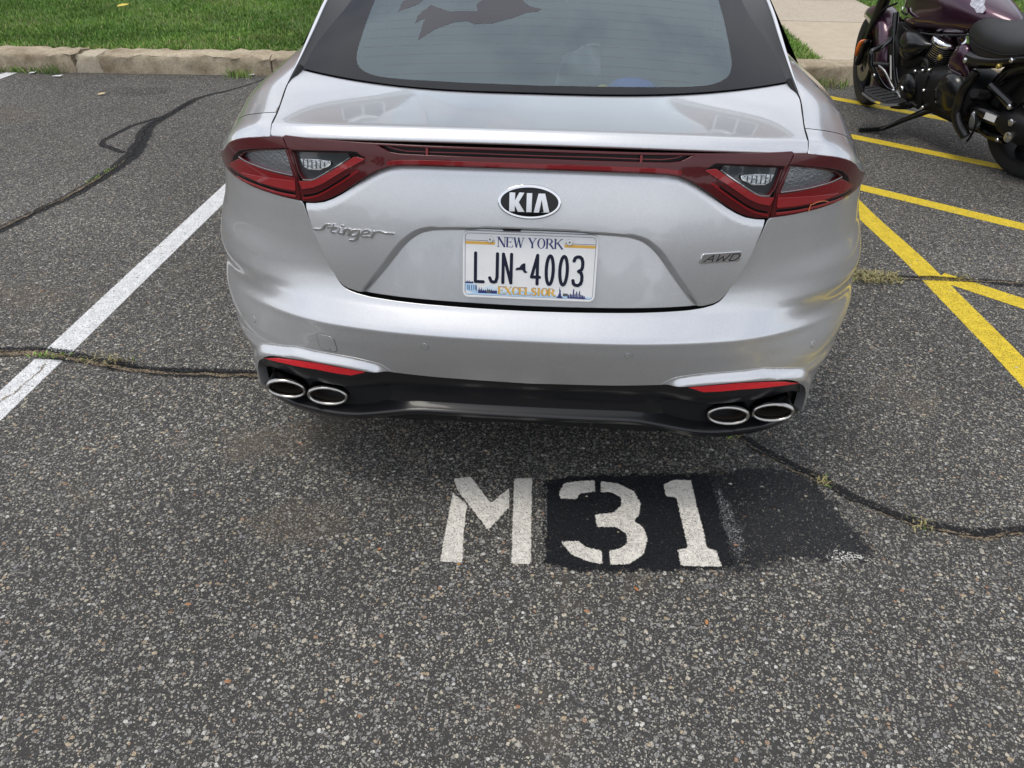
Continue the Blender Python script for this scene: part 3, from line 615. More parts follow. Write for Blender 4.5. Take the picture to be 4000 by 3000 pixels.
# ------------------------------------------------------------------ car: upper body
def grid_obj(name, rows, mat, parent, nu=24, nv=10, flip=False, mirror_too=True, rim=0.0, pull=0):
    """rows of 3-D points -> smooth patch (pchip both ways); built on the right side and mirrored to the left"""
    Rw = np.array(rows, float); m, n = Rw.shape[:2]
    a = np.linspace(0, 1, n); b = np.linspace(0, 1, m); A = np.linspace(0, 1, (n-1)*nu+1); B = np.linspace(0, 1, (m-1)*nv+1)
    T = np.stack([np.stack([pchip(a, Rw[i, :, k])(A) for k in range(3)], 1) for i in range(m)])
    G = np.stack([np.stack([pchip(b, T[:, j, k])(B) for k in range(3)], 1) for j in range(len(A))], 1)
    G[:, :, 0] -= pull*sstep((G[:, :, 0]-.66)/.2)*sstep((G[:, :, 1]-.18)/.25)
    nr, nc = G.shape[:2]; objs = []
    for s in ((1, -1) if mirror_too else (1,)):
        V = G.reshape(-1, 3)*np.array([s, 1, 1]); F = []
        fl = flip ^ (s == -1)
        for i in range(nr-1):
            for j in range(nc-1):
                q = i*nc+j; f = (q, q+1, q+nc+1, q+nc); F.append(f[::-1] if fl else f)
        nb = len(F)
        if rim:        # fold the first row edge and first column edge inwards
            V = list(V); 
            du = np.gradient(G, axis=1); dv = np.gradient(G, axis=0); N_ = np.cross(du, dv); N_ /= np.linalg.norm(N_, axis=2)[:, :, None]+1e-12
            if flip: N_ = -N_
            per = [(i, 0) for i in range(nr)]+[(nr-1, j) for j in range(nc)] if rim < 0 else [(0, j) for j in range(nc-1, -1, -1)]+[(i, 0) for i in range(nr)]
            k0 = len(V)
            for i, j in per: V.append((G[i, j]-N_[i, j]*abs(rim))*np.array([s, 1, 1]))
            for t in range(len(per)-1):
                a_ = per[t][0]*nc+per[t][1]; b_ = per[t+1][0]*nc+per[t+1][1]; f = (a_, b_, k0+t+1, k0+t); F.append(f)
        objs.append(mesh_obj(name, V, F, None, parent, mats=[mat, M['void']], midx=[0]*nb+[1]*(len(F)-nb)))
        objs[-1].data.set_sharp_from_angle(angle=R(50))
    return objs
def yl(x, z, prof=LP): return float(base_S(to_tz([(x, z)]), prof)[0, 1])

# quarter panel: from the lamp edge forward to the front door
r0 = [(x, yl(x, z)-.004, z+.0022) for x, z in [(.592, .9886), (.620, .983), (.653, .9749), (.695, .9609), (.733, .941), (.765, .9137), (.795, .8945), (.815, .886), (.830, .878)]]
r1 = [(.6050, .286, 1.0165), (.638, .292, 1.0125), (.675, .320, 1.0015), (.711, .352, .988), (.745, .388, .970), (.777, .428, .949), (.806, .475, .924), (.830, .53, .898), (.848, .60, .868)]
r0b = [tuple(np.array(p)*(1-f)+np.array(q)*f+np.array([.0, -.004, .007])*g) for p, q, f, g in zip(r0, r1, [.40, .40, .38, .35, .32, .28, .25, .2, .2], [1.2, 1.2, 1.1, 1, .9, .7, .5, .3, .05])]
r2 = [(.6450, .512, 1.0355), (.678, .510, 1.0325), (.710, .513, 1.024), (.745, .532, 1.006), (.776, .557, .984), (.803, .588, .959), (.828, .625, .932), (.851, .67, .903), (.871, .73, .868)]
r3 = [(.6455, .620, 1.060), (.682, .622, 1.044), (.720, .632, 1.030), (.759, .648, 1.008), (.796, .672, .980), (.828, .704, .952), (.855, .745, .925), (.877, .795, .897), (.893, .86, .864)]
r4 = [(.6360, .900, 1.166), (.664, .905, 1.104), (.706, .915, 1.060), (.757, .926, 1.022), (.806, .942, .989), (.848, .965, .961), (.880, .99, .931), (.904, 1.03, .899), (.920, 1.08, .862)]
r5 = [(.6270, 1.20, 1.240), (.668, 1.20, 1.125), (.712, 1.20, 1.060), (.765, 1.20, 1.016), (.816, 1.21, .986), (.858, 1.22, .960), (.892, 1.24, .930), (.915, 1.26, .898), (.930, 1.30, .860)]
def bx(y, z):
    lo, hi = .3, .97
    for _ in range(40):
        m_ = (lo+hi)/2; lo, hi = (m_, hi) if float(base_S(to_tz([(m_*float(Wz(z)), z)]), BP)[0, 1]) < y else (lo, m_)
    return lo*float(Wz(z))
def hem(r_, y, z, zl=.845):
    r_ = list(r_); x_o = bx(y, z)-.0015; d_ = x_o-r_[-1][0]
    r_[-2] = (r_[-2][0]+.55*d_, r_[-2][1]+.3*(y-r_[-1][1]), r_[-2][2]); r_[-1] = (x_o, y, z); return r_+[(bx(y+.03, zl)-.008, y+.03, zl)]
r0, r0b, r1, r2 = hem(r0, .425, .8795), hem(r0b, .475, .878), hem(r1, .545, .8765), hem(r2, .64, .8755)
r3, r4, r5 = [r_+[(r_[-1][0]+.004, r_[-1][1]+.05, .835)] for r_ in (r3, r4, r5)]
grid_obj('rear_quarter_panel', [r0, r0b, r1], M['paint'], CAR, nu=8, nv=6, rim=.02)
g1 = [tuple(np.array(p)+np.array([0, .0035, .0006])) for p in r1]
grid_obj('rear_fender', [g1, r2, r3, r4, r5], M['paint'], CAR, nu=8, nv=10, rim=.02)

# chrome strip along the glass and dark trim between it and the glass
strip_path = [(.6430, .495, 1.036), (.6455, .540, 1.046), (.6460, .62, 1.067), (.6410, .76, 1.119), (.6370, .90, 1.169), (.6280, 1.20, 1.244), (.607, 1.50, 1.292), (.575, 1.80, 1.322), (.56, 2.3, 1.33), (.575, 2.9, 1.285), (.62, 3.35, 1.20)]
for s in (1, -1):
    tube('chrome_window_strip', [(s*x, y, z) for x, y, z in strip_path], np.r_[.0012, np.full(8, .0055), .004, .003], M['chrome'], CAR, 8, sm=.03)
glass_lo = lambda x: .468+.122*(np.abs(x)/.632)**2.5
gx = lambda y: pchip([.46, .590, .66, .72, .81, .90, 1.10, 1.48], [.634, .6305, .625, .616, .594, .572, .550, .512])(y)
gz0 = pchip([.37, .468, .66, .89, 1.17, 1.48, 1.75], [.998, 1.0335, 1.1035, 1.185, 1.278, 1.352, 1.392])
def glass_z(x, y): return gz0(y)-(.072+.02*sstep((y-.4)/.8))*np.abs(x)**2
# glass with border: clear pane and the black printed band around it
ys = np.linspace(.592, 1.47, 40)
gl_out = [(x, float(glass_lo(x))) for x in np.linspace(-.6285, .6285, 60)]+[(float(gx(y)), y) for y in ys]+[(x, 1.47+.035*(1-(x/.51)**2)) for x in np.linspace(.50, -.50, 20)]+[(-float(gx(y)), y) for y in ys[::-1]]
clr = [(0, .4265), (.144, .4320), (.311, .4480), (.404, .4670), (.449, .494), (.472, .530), (.482, .585), (.484, .70), (.482, .83), (.470, 1.05), (.445, 1.30), (.41, 1.36), (.30, 1.385), (0, 1.395)]
clr = [(x*1.03, y+.068) for x, y in clr]; clr = smooth_line(clr, .02); clear_poly = [tuple(p) for p in clr]+[(-x, y) for x, y in clr[::-1] if x > 1e-6]
def gmap(lift):
    f = lambda P: np.stack([P[:, 0], P[:, 1], glass_z(P[:, 0], P[:, 1])], 1)
    return lambda P: (f(P)+_nrm(f, P)*lift, _nrm(f, P))
GL = sheet('rear_window', [clear_poly], gmap(0), M['glass'], CAR, depth=0, h=.03)
sheet('printed_border', [gl_out, clear_poly], gmap(0), M['frit'], GL, depth=.006, h=.03, keep=lambda c: inside(np.array(gl_out), c) & ~inside(np.array(clear_poly), c), round_=.001)
dark_patch = [(-.317, .793), (-.345, .741), (-.347, .702), (-.324, .727), (-.328, .620), (-.286, .673), (-.245, .699), (-.21, .707), (-.184, .691), (-.14, .693), (-.086, .720), (-.052, .746), (-.019, .754), (-.011, .767), (-.042, .779), (-.063, .807), (-.075, .86), (-.13, .90), (-.155, .84), (-.190, .791), (-.183, .755), (-.228, .757), (-.26, .755)]
dark_patch = [(x*1.03, y+.068) for x, y in dark_patch]
sheet('dark_glass_patch', [dark_patch], gmap(.0003), M['dark_patch'], GL, depth=0, h=.03)  # flat ragged patch, darker than the pane, laid on the glass
sheet('dark_glass_patch', [[(-.416, .835), (-.368, .863), (-.33, .928), (-.412, .888)]], gmap(.0003), M['dark_patch'], GL, depth=0, h=.03)
for i, y in enumerate(np.arange(.54, 1.15, .0415)):
    hw = .488 if y > .61 else .41
    pts = np.array([(x, y+.004*(1-(x/.48)**2)) for x in np.linspace(-hw, hw, 24)])
    V, F, _ = ribbon_geo(pts, .00022, (-1, 1)); X, Nn = gmap(.0006)(V)
    mesh_obj('heater_wire', X, F, M['defrost'], GL)
for s in (1, -1):
    V = []; F = []
    yy = np.linspace(.50, 1.47, 40)
    sp = np.array(strip_path); xs_ = pchip(sp[:, 1], sp[:, 0]); zs_ = pchip(sp[:, 1], sp[:, 2])
    for y in yy:
        xo, zo = float(xs_(y)), float(zs_(y)); xi = min(float(gx(y)), xo-.002); zi = float(glass_z(np.array([xi]), np.array([y]))[0])
        V += [(s*xo, y, zo-.002), (s*(xi+xo)/2, y, (zi+zo)/2-.006), (s*(xi-.004), y, zi-.004)]
    for i in range(len(yy)-1):
        for j in range(2):
            a = i*3+j; f = (a, a+1, a+4, a+3); F.append(f if s < 0 else f[::-1])
    mesh_obj('pillar_trim', V, F, M['black_gloss'], CAR)

# deck between glass and lip (one grid)
nq = 14; rows = []
ss = np.linspace(-1, 1, 81)
pl = lambda a, y0, n=3.3, Wd=.95: y0+DD*(1-(1-np.clip(np.abs(a)/Wd, 0, .999)**n)**(1/n))
fend_x = pchip([.15, .19, .275, .39, .50, .62], [.587, .592, .6040, .626, .6440, .6460])
def edge_x(q):
    x = .58
    for _ in range(30):
        y1 = float(pl(np.array(x), .157)); y = y1+(float(glass_lo(np.array(x)))-.004-y1)*max(0, 1-q); x = float(fend_x(y))-.0040
    return x
def drow(q, y_at, z_at):
    x = ss*float(edge_x(q)); return np.stack([x, y_at(x), z_at(x)], 1)
def crest(x): return pl(x, .157), 1.0322-.0205*(np.abs(x)/.59)**3
for q in np.linspace(0, 1, nq):
    x = ss*float(edge_x(q)); y1, z1_ = crest(x); y0 = glass_lo(x)-.004; z0 = glass_z(x, y0)-.003; p = 1-q; d = y0-y1
    m = np.abs(ss)**4; y = y1+d*p; z = z1_+(z0-z1_)*(p*m+p*p*(1-m))-.045*d*p*(1-p)*(1-m)
    rows.append(np.stack([x, y, z], 1))
for dy, dz, q in [(-.0055, -.0005, 1.01), (-.0095, -.0026, 1.02), (-.013, -.0060, 1.03), (-.0205, -.0130, 1.06), (-.0245, -.0180, 1.08), (-.0260, -.0212, 1.1), (-.0255, -.0240, 1.1), (-.022, -.0262, 1.1), (-.010, -.0285, 1.1), (.03, -.0300, 1.1)]:
    x = ss*float(edge_x(q)); y1, z1_ = crest(x); rows.append(np.stack([x, y1+dy, z1_+dz], 1))
rows = [rows[0]+np.array([0, .003, -.02])]+rows
G = np.array(rows); G[:, 0] *= 1; nr, nc = G.shape[:2]
V = list(G.reshape(-1, 3)); F = []
for i in range(nr-1):
    for j in range(nc-1):
        q = i*nc+j; F.append((q, q+nc, q+nc+1, q+1))
nb = len(F)
for j, sgn in ((0, -1), (nc-1, 1)):              # folded sides in the shut line
    k0 = len(V)
    for i in range(nr): V.append(G[i, j]+np.array([0, 0, -.03]))
    for i in range(nr-1):
        a, b = i*nc+j, (i+1)*nc+j; f = (a, b, k0+i+1, k0+i); F.append(f if sgn > 0 else f[::-1])
o = mesh_obj('boot_deck', V, F, None, CAR, mats=[M['paint'], M['void']], midx=[0]*nb+[1]*(len(F)-nb)); o.data.set_sharp_from_angle(angle=R(60))
# dark gutter under the deck shut lines
for s in (1, -1):
    P = [(s*(float(fend_x(y))-.004), y, z) for y, z in ((.215, .975), (.25, .990), (.30, 1.001), (.36, 1.009), (.42, 1.015), (.50, 1.022), (.60, 1.045))]
    tube('shut_line_gutter', P, .011, M['void'], CAR, 8, sm=.02)

# rest of the body, seen only from beside the car
st = [(1.47, 1.362, .50), (1.9, 1.398, .50), (2.4, 1.392, .51), (2.9, 1.32, .53), (3.25, 1.20, .57), (3.55, 1.06, .64)]
V = []; F = []
for y, zt, hw in st:
    for u in np.linspace(-1, 1, 17): V.append((u*(hw+.05), y, zt-.055*abs(u)**2.4))
for i in range(len(st)-1):
    for j in range(16): a = i*17+j; F.append((a, a+1, a+18, a+17))
roof = mesh_obj('roof', V[:17*4], F[:16*3], M['paint'], CAR)
mesh_obj('windscreen', V[17*3:], [(a, a+1, a+18, a+17) for i in range(2) for a in range(i*17, i*17+16)], M['frit'], CAR)
hd = [(3.55, 1.03, .70), (4.0, .955, .74), (4.45, .86, .72), (4.72, .74, .66), (4.80, .60, .62), (4.80, .30, .64), (4.70, .20, .66)]
V = []; F = []
for y, zt, hw in hd:
    for u in np.linspace(-1, 1, 17): V.append((u*(hw+.16), y-.16*abs(u)**3, zt-.10*abs(u)**3))
for i in range(len(hd)-1):
    for j in range(16): a = i*17+j; F.append((a, a+1, a+18, a+17))
mesh_obj('bonnet', V, F, M['paint'], CAR)
for s in (1, -1):
    V = []; F = []
    yy = np.r_[np.linspace(.69, 4.3, 48)]
    for y in yy:
        wide = float(pchip([.69, .9, 1.2, 2, 3.3, 4.3, 4.8], [.868, .903, .930, .925, .93, .905, .83])(y)); belt = float(pchip([1, 2, 3.3, 4.4], [.90, .93, .95, .86])(y))
        arch = max(0, 1-((y-1.06)/.38)**2)**.5*.66 if abs(y-1.06) < .38 else (max(0, 1-((y-3.96)/.38)**2)**.5*.66 if abs(y-3.96) < .38 else 0)
        lo = max(.20, arch)
        for k, (dxx, zz) in enumerate([(-.13, belt+.09), (-.02, belt), (0, belt-.08), (.0, (belt+lo)/2-.02), (-.01, lo+.03), (-.05, lo)]): V.append((s*(wide+dxx), y, zz))
    for i in range(len(yy)-1):
        for j in range(5): a = i*6+j; f = (a, a+1, a+7, a+6); F.append(f if s < 0 else f[::-1])
    o = mesh_obj('body_side', V, F, M['paint'], CAR); o.data.set_sharp_from_angle(angle=R(60))
    yy = np.linspace(1.05, 3.5, 14); V = []; F = []
    for y in yy:
        belt = float(pchip([1, 2, 3.3, 4.4], [.90, .93, .95, .86])(y))+.09; V += [(s*.80, y, belt), (s*(float(xs_(y))+.01), y, float(zs_(y)))]
    for i in range(len(yy)-1): a = i*2; f = (a, a+1, a+3, a+2); F.append(f if s < 0 else f[::-1])
    mesh_obj('side_window', V, F, M['frit'], CAR)
    for y in (1.06, 3.96):
        P = [(s*(.80+.105*c), r_) for c, r_ in [(-1, .22), (-1, .30), (-.85, .325), (0, .330), (.85, .325), (1, .30), (1, .22)]]
        V = []; F = []; n = 40
        for xx, rr in P:
            for i in range(n): t = 2*math.pi*i/n; V.append((xx, y+rr*math.cos(t), .33+rr*math.sin(t)))
        for j in range(len(P)-1):
            for i in range(n): a = j*n+i; b = j*n+(i+1) % n; F.append((a, b, b+n, a+n))
        wh = mesh_obj('wheel', V, F, M['rubber'], CAR)
        bm = bmesh.new()
        for i in range(10):
            t = 2*math.pi*i/10; c = bmesh.ops.create_cube(bm, size=1)['verts']
            for v in c: v.co = Vector((v.co.x*.03, v.co.y*.05*(1-.4*v.co.z), v.co.z*.19+.125))
            bmesh.ops.rotate(bm, cent=(0, 0, 0), matrix=Matrix.Rotation(t, 3, 'X'), verts=c)
        bmesh.ops.create_cone(bm, cap_ends=True, segments=24, radius1=.05, radius2=.045, depth=.04, matrix=Matrix.Rotation(math.pi/2, 4, 'Y'))
        bmesh.ops.translate(bm, vec=(s*.87, y, .33), verts=bm.verts); bm_obj('wheel_rim', bm, M['steel'], wh)
bm = bmesh.new(); bmesh.ops.create_cube(bm, size=1); bmesh.ops.scale(bm, vec=(1.56, 4.3, .19), verts=bm.verts); bmesh.ops.translate(bm, vec=(0, 2.50, .275), verts=bm.verts)
bm_obj('underbody', bm, M['void'], CAR, smooth=False)

# interior seen through the glass
def box(name, lo, hi, mat, parent, bev=.01, rot=None):
    bm = bmesh.new(); bmesh.ops.create_cube(bm, size=1); lo, hi = np.array(lo), np.array(hi); bmesh.ops.scale(bm, vec=hi-lo, verts=bm.verts)
    if bev: bmesh.ops.bevel(bm, geom=bm.edges[:], offset=bev, segments=3, affect='EDGES', profile=.6)
    if rot: bmesh.ops.rotate(bm, cent=(0, 0, 0), matrix=Matrix.Rotation(rot[0], 3, rot[1]), verts=bm.verts)
    bmesh.ops.translate(bm, vec=(lo+hi)/2, verts=bm.verts); return bm_obj(name, bm, mat, parent)
box('cargo_cover', (-.58, .49, .970), (.58, 1.37, .985), M['cover_cloth'], CAR, .004)
for s in (1, -1):
    box('rear_seat', (s*.32-.26, 1.32, .60), (s*.32+.26, 1.50, 1.14), M['seat_fabric'], CAR, .05, (R(-12), 'X'))
    box('headrest', (s*.32-.12, 1.40, 1.12), (s*.32+.12, 1.50, 1.26), M['seat_fabric'], CAR, .04)
def blob(bm, c, r, sc, seed, amp=.25):
    rg = np.random.default_rng(seed); v = bmesh.ops.create_icosphere(bm, subdivisions=4, radius=r)['verts']
    ph = rg.uniform(0, 6.3, (6, 3)); fr = rg.uniform(2, 7, (6, 3))/r*.35
    for q in v:
        d = sum(math.sin(fr[k] @ np.array(q.co)+ph[k, 0]) for k in range(6))/6
        q.co = q.co*(1+amp*d); q.co = Vector((q.co.x*sc[0], q.co.y*sc[1], q.co.z*sc[2]))+Vector(c)
bag = empty('bag', 'crumpled blue nylon bag with yellow lining behind the rear window', 'bag', (.222, .60, .985))
bm = bmesh.new(); blob(bm, (.025, 0, .022), .072, (.95, .8, .55), 3, .75); bm_obj('bag_body', bm, M['bag_blue'], bag, sharp=30)
bm = bmesh.new(); blob(bm, (-.062, -.012, .018), .030, (.8, .7, .8), 5, .8); bm_obj('bag_lining', bm, M['bag_yellow'], bag, sharp=30)
bm = bmesh.new(); blob(bm, (.088, -.03, .016), .022, (.5, .5, .9), 8, .6); bm_obj('bag_strap', bm, M['cloth_pale'], bag, sharp=30)
V = []; F = []; nn = 14
for i in range(nn):
    for j in range(nn):
        u, v = i/(nn-1), j/(nn-1); xw = .055+.10*u+.03*(1-v)*(u-.6)
        V.append((xw, .74+.02*math.sin(u*8+v*2)+.012*math.sin(v*6+u*3)+.03*v, .985+.105*v*(1-.3*(1-u)**2)))
for i in range(nn-1):
    for j in range(nn-1): q = i*nn+j; F.append((q, q+nn, q+nn+1, q+1))
cl_ = mesh_obj('cloth', V, F, M['cloth_pale']); md = cl_.modifiers.new('thickness', 'SOLIDIFY'); md.thickness = .004
tag(cl_, 'pale folded cloth heaped beside the blue bag inside the car', 'cloth')

# ------------------------------------------------------------------ badges and number plate
def quad(p, q, w0, w1=None):
    p, q = np.array(p, float), np.array(q, float); d = q-p; l = np.linalg.norm(d); n = np.array([-d[1], d[0]])/l; w1 = w0 if w1 is None else w1
    return [tuple(p+n*w0/2), tuple(p-n*w0/2), tuple(q-n*w1/2), tuple(q+n*w1/2)]
def disc(c, r, n=12): return [(c[0]+r*math.cos(a), c[1]+r*math.sin(a)) for a in np.linspace(0, 2*math.pi, n, endpoint=False)]
def rstroke(P, w):
    o = []
    for a, b in zip(P[:-1], P[1:]): o.append(quad(a, b, w))
    for i, p in enumerate(P): o.append(disc((p[0]+1e-5*(i+1), p[1]+2e-5), w/2*.999))
    return o
def arc(cx, cy, rx, ry, a0, a1, n=12): return [(cx+rx*math.cos(R(a)), cy+ry*math.sin(R(a))) for a in np.linspace(a0, a1, n)]
def rrect(x0, y0, x1, y1, r, n=6):
    o = []
    for cx, cy, a in ((x1-r, y1-r, 0), (x0+r, y1-r, 90), (x0+r, y0+r, 180), (x1-r, y0+r, 270)): o += arc(cx, cy, r, r, a, a+90, n)
    return o
def smap_local(cx, cz, lift, prof=HP, off=None):
    m = smap(prof, off)
    def f(P):
        X, Nn = m(to_tz(P+np.array([cx, cz]))); return X+Nn*lift, Nn
    return f
# oval emblem
em_c = (-.0045, .8952)
EM = sheet('oval_emblem', [arc(0, 0, .0668, .0330, 0, 352.5, 48)], smap_local(*em_c, .0075), M['chrome'], CAR, depth=.012, h=.006, round_=.003)
def dome(P):
    X, Nn = smap_local(*em_c, .0080)(P); r = np.hypot(P[:, 0]/.0630, P[:, 1]/.0294); N2 = Nn+np.stack([P[:, 0]*1.6, P[:, 0]*0, P[:, 1]*2.2], 1); N2 /= np.linalg.norm(N2, axis=1)[:, None]
    return X+Nn*(.0028*np.clip(1-r**2, 0, 1))[:, None], N2
sheet('emblem_field', [arc(0, 0, .0630, .0294, 0, 352.5, 48)], dome, M['emblem_black'], EM, depth=.001, h=.005)
k = .000340
def px8(L): return [((x-1505)*k, (232-y)*k*1.03+(x-1505)*k*.03) for x, y in L]
for L in ([(1378, 178), (1412, 178), (1412, 224), (1440, 178), (1470, 178), (1436, 232), (1475, 287), (1434, 286), (1412, 248), (1412, 284), (1378, 284)],
          [(1488, 181), (1520, 181), (1520, 288), (1488, 288)],
          [(1562, 184), (1602, 184), (1634, 290), (1600, 290), (1582, 216), (1568, 290), (1535, 290)]):
    f0 = dome
    sheet('emblem_letter', [px8(L)], lambda P: ((lambda a: (a[0]+a[1]*.0016, a[1]))(f0(P))), M['emblem_silver'], EM, depth=.0018, round_=.0005)
# script badge
def st8(P): return [(-.5018+.000380*(x-128), .9614-.000412*y+4.52e-5*x) for x, y in P]
scr = [[(130, 402), (172, 402), (184, 398), (202, 379), (212, 374), (243, 373)], [(268, 372), (246, 410), (252, 415), (266, 415)], [(226, 389), (284, 387)],
       [(306, 393), (291, 416), (297, 420), (308, 419)], [(318, 379), (322, 378)], [(334, 397), (318, 424)], [(331, 404), (350, 396), (366, 399), (368, 406), (354, 430)],
       [(428, 405), (392, 403), (378, 411), (370, 424), (378, 433), (404, 433), (420, 416)], [(430, 404), (404, 448), (390, 459), (362, 458)],
       [(441, 423), (482, 421), (492, 411), (480, 404), (458, 405), (444, 414), (437, 428), (446, 439), (484, 439)], [(517, 412), (499, 442)], [(513, 424), (530, 414), (552, 413), (590, 424), (638, 428)]]
polys = []
for s_ in scr: polys += rstroke(st8(s_), .0041)
sheet('script_badge', polys, lambda P: ((lambda a: (a[0]+a[1]*.004, a[1]))(smap(HP, hatch_off)(to_tz(P)))), M['chrome'], CAR, depth=.0045, round_=.0007)
# all-wheel-drive badge
aw = [(.3815, .7718), (.3850, .7695), (.4690, .7705), (.4725, .7730), (.4745, .7890), (.4715, .7915), (.3880, .7905), (.3850, .7885)]
AW = sheet('drive_badge', [aw], lambda P: ((lambda a: (a[0]+a[1]*.003, a[1]))(smap(HP, hatch_off)(to_tz(P)))), M['chrome'], CAR, depth=.004, round_=.001, h=.005)
def aww(P): return [(.3895+x*.0790+.006*y*1.0, .7738+y*.0142) for x, y in P]
sheet('badge_lettering', [p for s_ in ([(0, 0), (.19, 1), (.25, 0)], [(.10, .38), (.24, .38)], [(.36, 1), (.38, 0), (.49, .75), (.57, 0), (.68, 1)], [(.74, 0), (.76, 1), (.92, 1), (.985, .75), (.98, .3), (.90, 0), (.74, 0)])
      for p in rstroke(aww(s_), .0025)], lambda P: ((lambda a: (a[0]+a[1]*.0036, a[1]))(smap(HP, hatch_off)(to_tz(P)))), M['badge_dark'], AW, depth=.0008)

# number plate
PT = .2697
def pmap(h):
    def f(P):
        c, s_ = math.cos(PT), math.sin(PT); n = np.array([0, -c, s_])
        X = np.stack([P[:, 0]*.001, .0835+P[:, 1]*.001*s_, .7492+P[:, 1]*.001*c], 1)+n*h; return X, np.tile(n, (len(P), 1))
    return f
def pl_sheet(name, polys, h, mat, parent, depth=.0002, **kw): return sheet(name, polys, pmap(h), mat, parent, depth=depth, **kw)
PLT = pl_sheet('number_plate', [rrect(-152.5, -76, 152.5, 76, 13)], .0, M['plate_white'], CAR, .0015, round_=.0004)
edge_ring = [rrect(-152, -75.5, 152, 75.5, 12.6, 8), rrect(-148.6, -72.1, 148.6, 72.1, 9.5, 8)]
kr = lambda c: inside(np.array(edge_ring[0]), c) & ~inside(np.array(edge_ring[1]), c)
pl_sheet('raised_edge', edge_ring, .0014, M['plate_white'], PLT, .0014, keep=kr, round_=.0006)
ln = [rrect(-147.6, -71.2, 147.6, 71.2, 8.6, 8), rrect(-146.9, -70.5, 146.9, 70.5, 8, 8)]
pl_sheet('border_line', ln, .00025, M['plate_blue'], PLT, keep=lambda c: inside(np.array(ln[0]), c) & ~inside(np.array(ln[1]), c))
for a, b in ((-146.8, -80), (77, 146.8)):
    pl_sheet('gold_bar', [[(a, 46.5), (b, 46.5), (b, 53), (a, 53)]], .00025, M['plate_gold'], PLT)
    pl_sheet('thin_bar', [[(a, 54.6), (b, 54.6), (b, 55.7), (a, 55.7)]], .00025, M['plate_blue'], PLT)
def serif(ch, h, w, heavy=.15):
    """serif capitals from thick and thin strokes; returns polygons and advance"""
    T, t, s_ = heavy*h, .055*h, .05*h
    S = lambda x, y, l=.26*h: [(x-l/2, y), (x+l/2, y), (x+l/2, y+s_), (x-l/2, y+s_)]
    stem = lambda x, k=T: [(x-k/2, 0), (x+k/2, 0), (x+k/2, h), (x-k/2, h)]
    o = []; x0, x1 = .12*h, w-.12*h
    if ch == 'N': o = [stem(x0, t*1.2), stem(x1, t*1.2), quad((x0, h), (x1, 0), T*1.05), S(x0, 0), S(x0-.03*h, h-s_), S(x1, h-s_)]
    if ch == 'E': o = [stem(x0), [(x0, 0), (w*.92, 0), (w*.92, t), (x0, t)], [(x0, h-t), (w*.86, h-t), (w*.86, h), (x0, h)], [(x0, h*.5), (w*.70, h*.5), (w*.70, h*.5+t), (x0, h*.5+t)], quad((w*.90, 0), (w*.94, .24*h), t*1.3, t*.8), quad((w*.84, h), (w*.86, .80*h), t*1.3, t*.8), quad((w*.68, .42*h), (w*.68, .63*h), t), S(x0-.03*h, 0, .2*h), S(x0-.03*h, h-s_, .2*h)]
    if ch == 'W': o = [quad((.10*w, h), (.30*w, 0), T), quad((.30*w, 0), (.50*w, h), t*1.2), quad((.46*w, h*.96), (.68*w, 0), T), quad((.68*w, 0), (.90*w, h), t*1.2), S(.10*w, h-s_), S(.48*w, h-s_, .2*h), S(.90*w, h-s_)]
    if ch == 'Y': o = [quad((.12*w, h), (.50*w, .42*h), T), quad((.88*w, h), (.52*w, .44*h), t*1.3), [(w/2-T/2, 0), (w/2+T/2, 0), (w/2+T/2, .46*h), (w/2-T/2, .46*h)], S(w/2, 0), S(.12*w, h-s_), S(.86*w, h-s_)]
    if ch in 'OC':
        rng_ = (0, 360) if ch == 'O' else (48, 312); n = 30; A = arc(w/2, h/2, w*.44, h*.52, *rng_, n); B = arc(w/2, h/2, w*.44-T, h*.52-t, *rng_, n)
        o = [[A[i], A[i+1], B[i+1], B[i]] for i in range(n-1)]
        if ch == 'C': o += [quad((w*.80, h*.62), (w*.82, h*.98), t*1.4), quad((w*.82, h*.05), (w*.83, h*.30), t)]
    if ch in 'RK':
        o = [stem(x0), S(x0-.02*h, 0, .26*h), S(x0-.02*h, h-s_, .26*h)]
        if ch == 'R':
            n = 14; A = arc(.40*w, .735*h, .42*w, .265*h, 90, -90, n); B = arc(.40*w, .735*h, .42*w-T, .265*h-t, 90, -90, n)
            o += [[A[i], A[i+1], B[i+1], B[i]] for i in range(n-1)]+[[(x0, h-t), (.42*w, h-t), (.42*w, h), (x0, h)], [(x0, .47*h), (.42*w, .47*h), (.42*w, .47*h+t), (x0, .47*h+t)], quad((.45*w, .5*h), (.92*w, .0), T, T), S(.93*w, 0, .16*h)]
        else: o += [quad((x0, .42*h), (.84*w, h), t*1.3), quad((.38*w, .60*h), (.93*w, 0), T), S(.82*w, h-s_), S(.92*w, 0)]
    if ch == 'X': o = [quad((.12*w, h), (.86*w, 0), T), quad((.86*w, h), (.14*w, 0), t*1.3), S(.12*w, h-s_), S(.84*w, h-s_), S(.86*w, 0), S(.14*w, 0)]
    if ch == 'L': o = [stem(x0), [(x0, 0), (w*.9, 0), (w*.9, t), (x0, t)], quad((w*.87, 0), (w*.92, .28*h), t*1.3, t*.8), S(x0, h-s_)]
    if ch == 'I': o = [stem(w/2), S(w/2, 0, .32*h), S(w/2, h-s_, .32*h)]
    if ch == 'S':
        P = arc(w*.5, h*.74, w*.30, h*.21, 30, 250, 12)+arc(w*.5, h*.26, w*.32, h*.21, 80, -150, 12)
        o = [quad(P[i], P[i+1], t*1.4+(T-t)*math.sin(math.pi*i/(len(P)-1))) for i in range(len(P)-1)]+[quad((w*.78, h*.72), (w*.78, h*.98), t), quad((w*.17, h*.04), (w*.17, h*.30), t)]
    return o
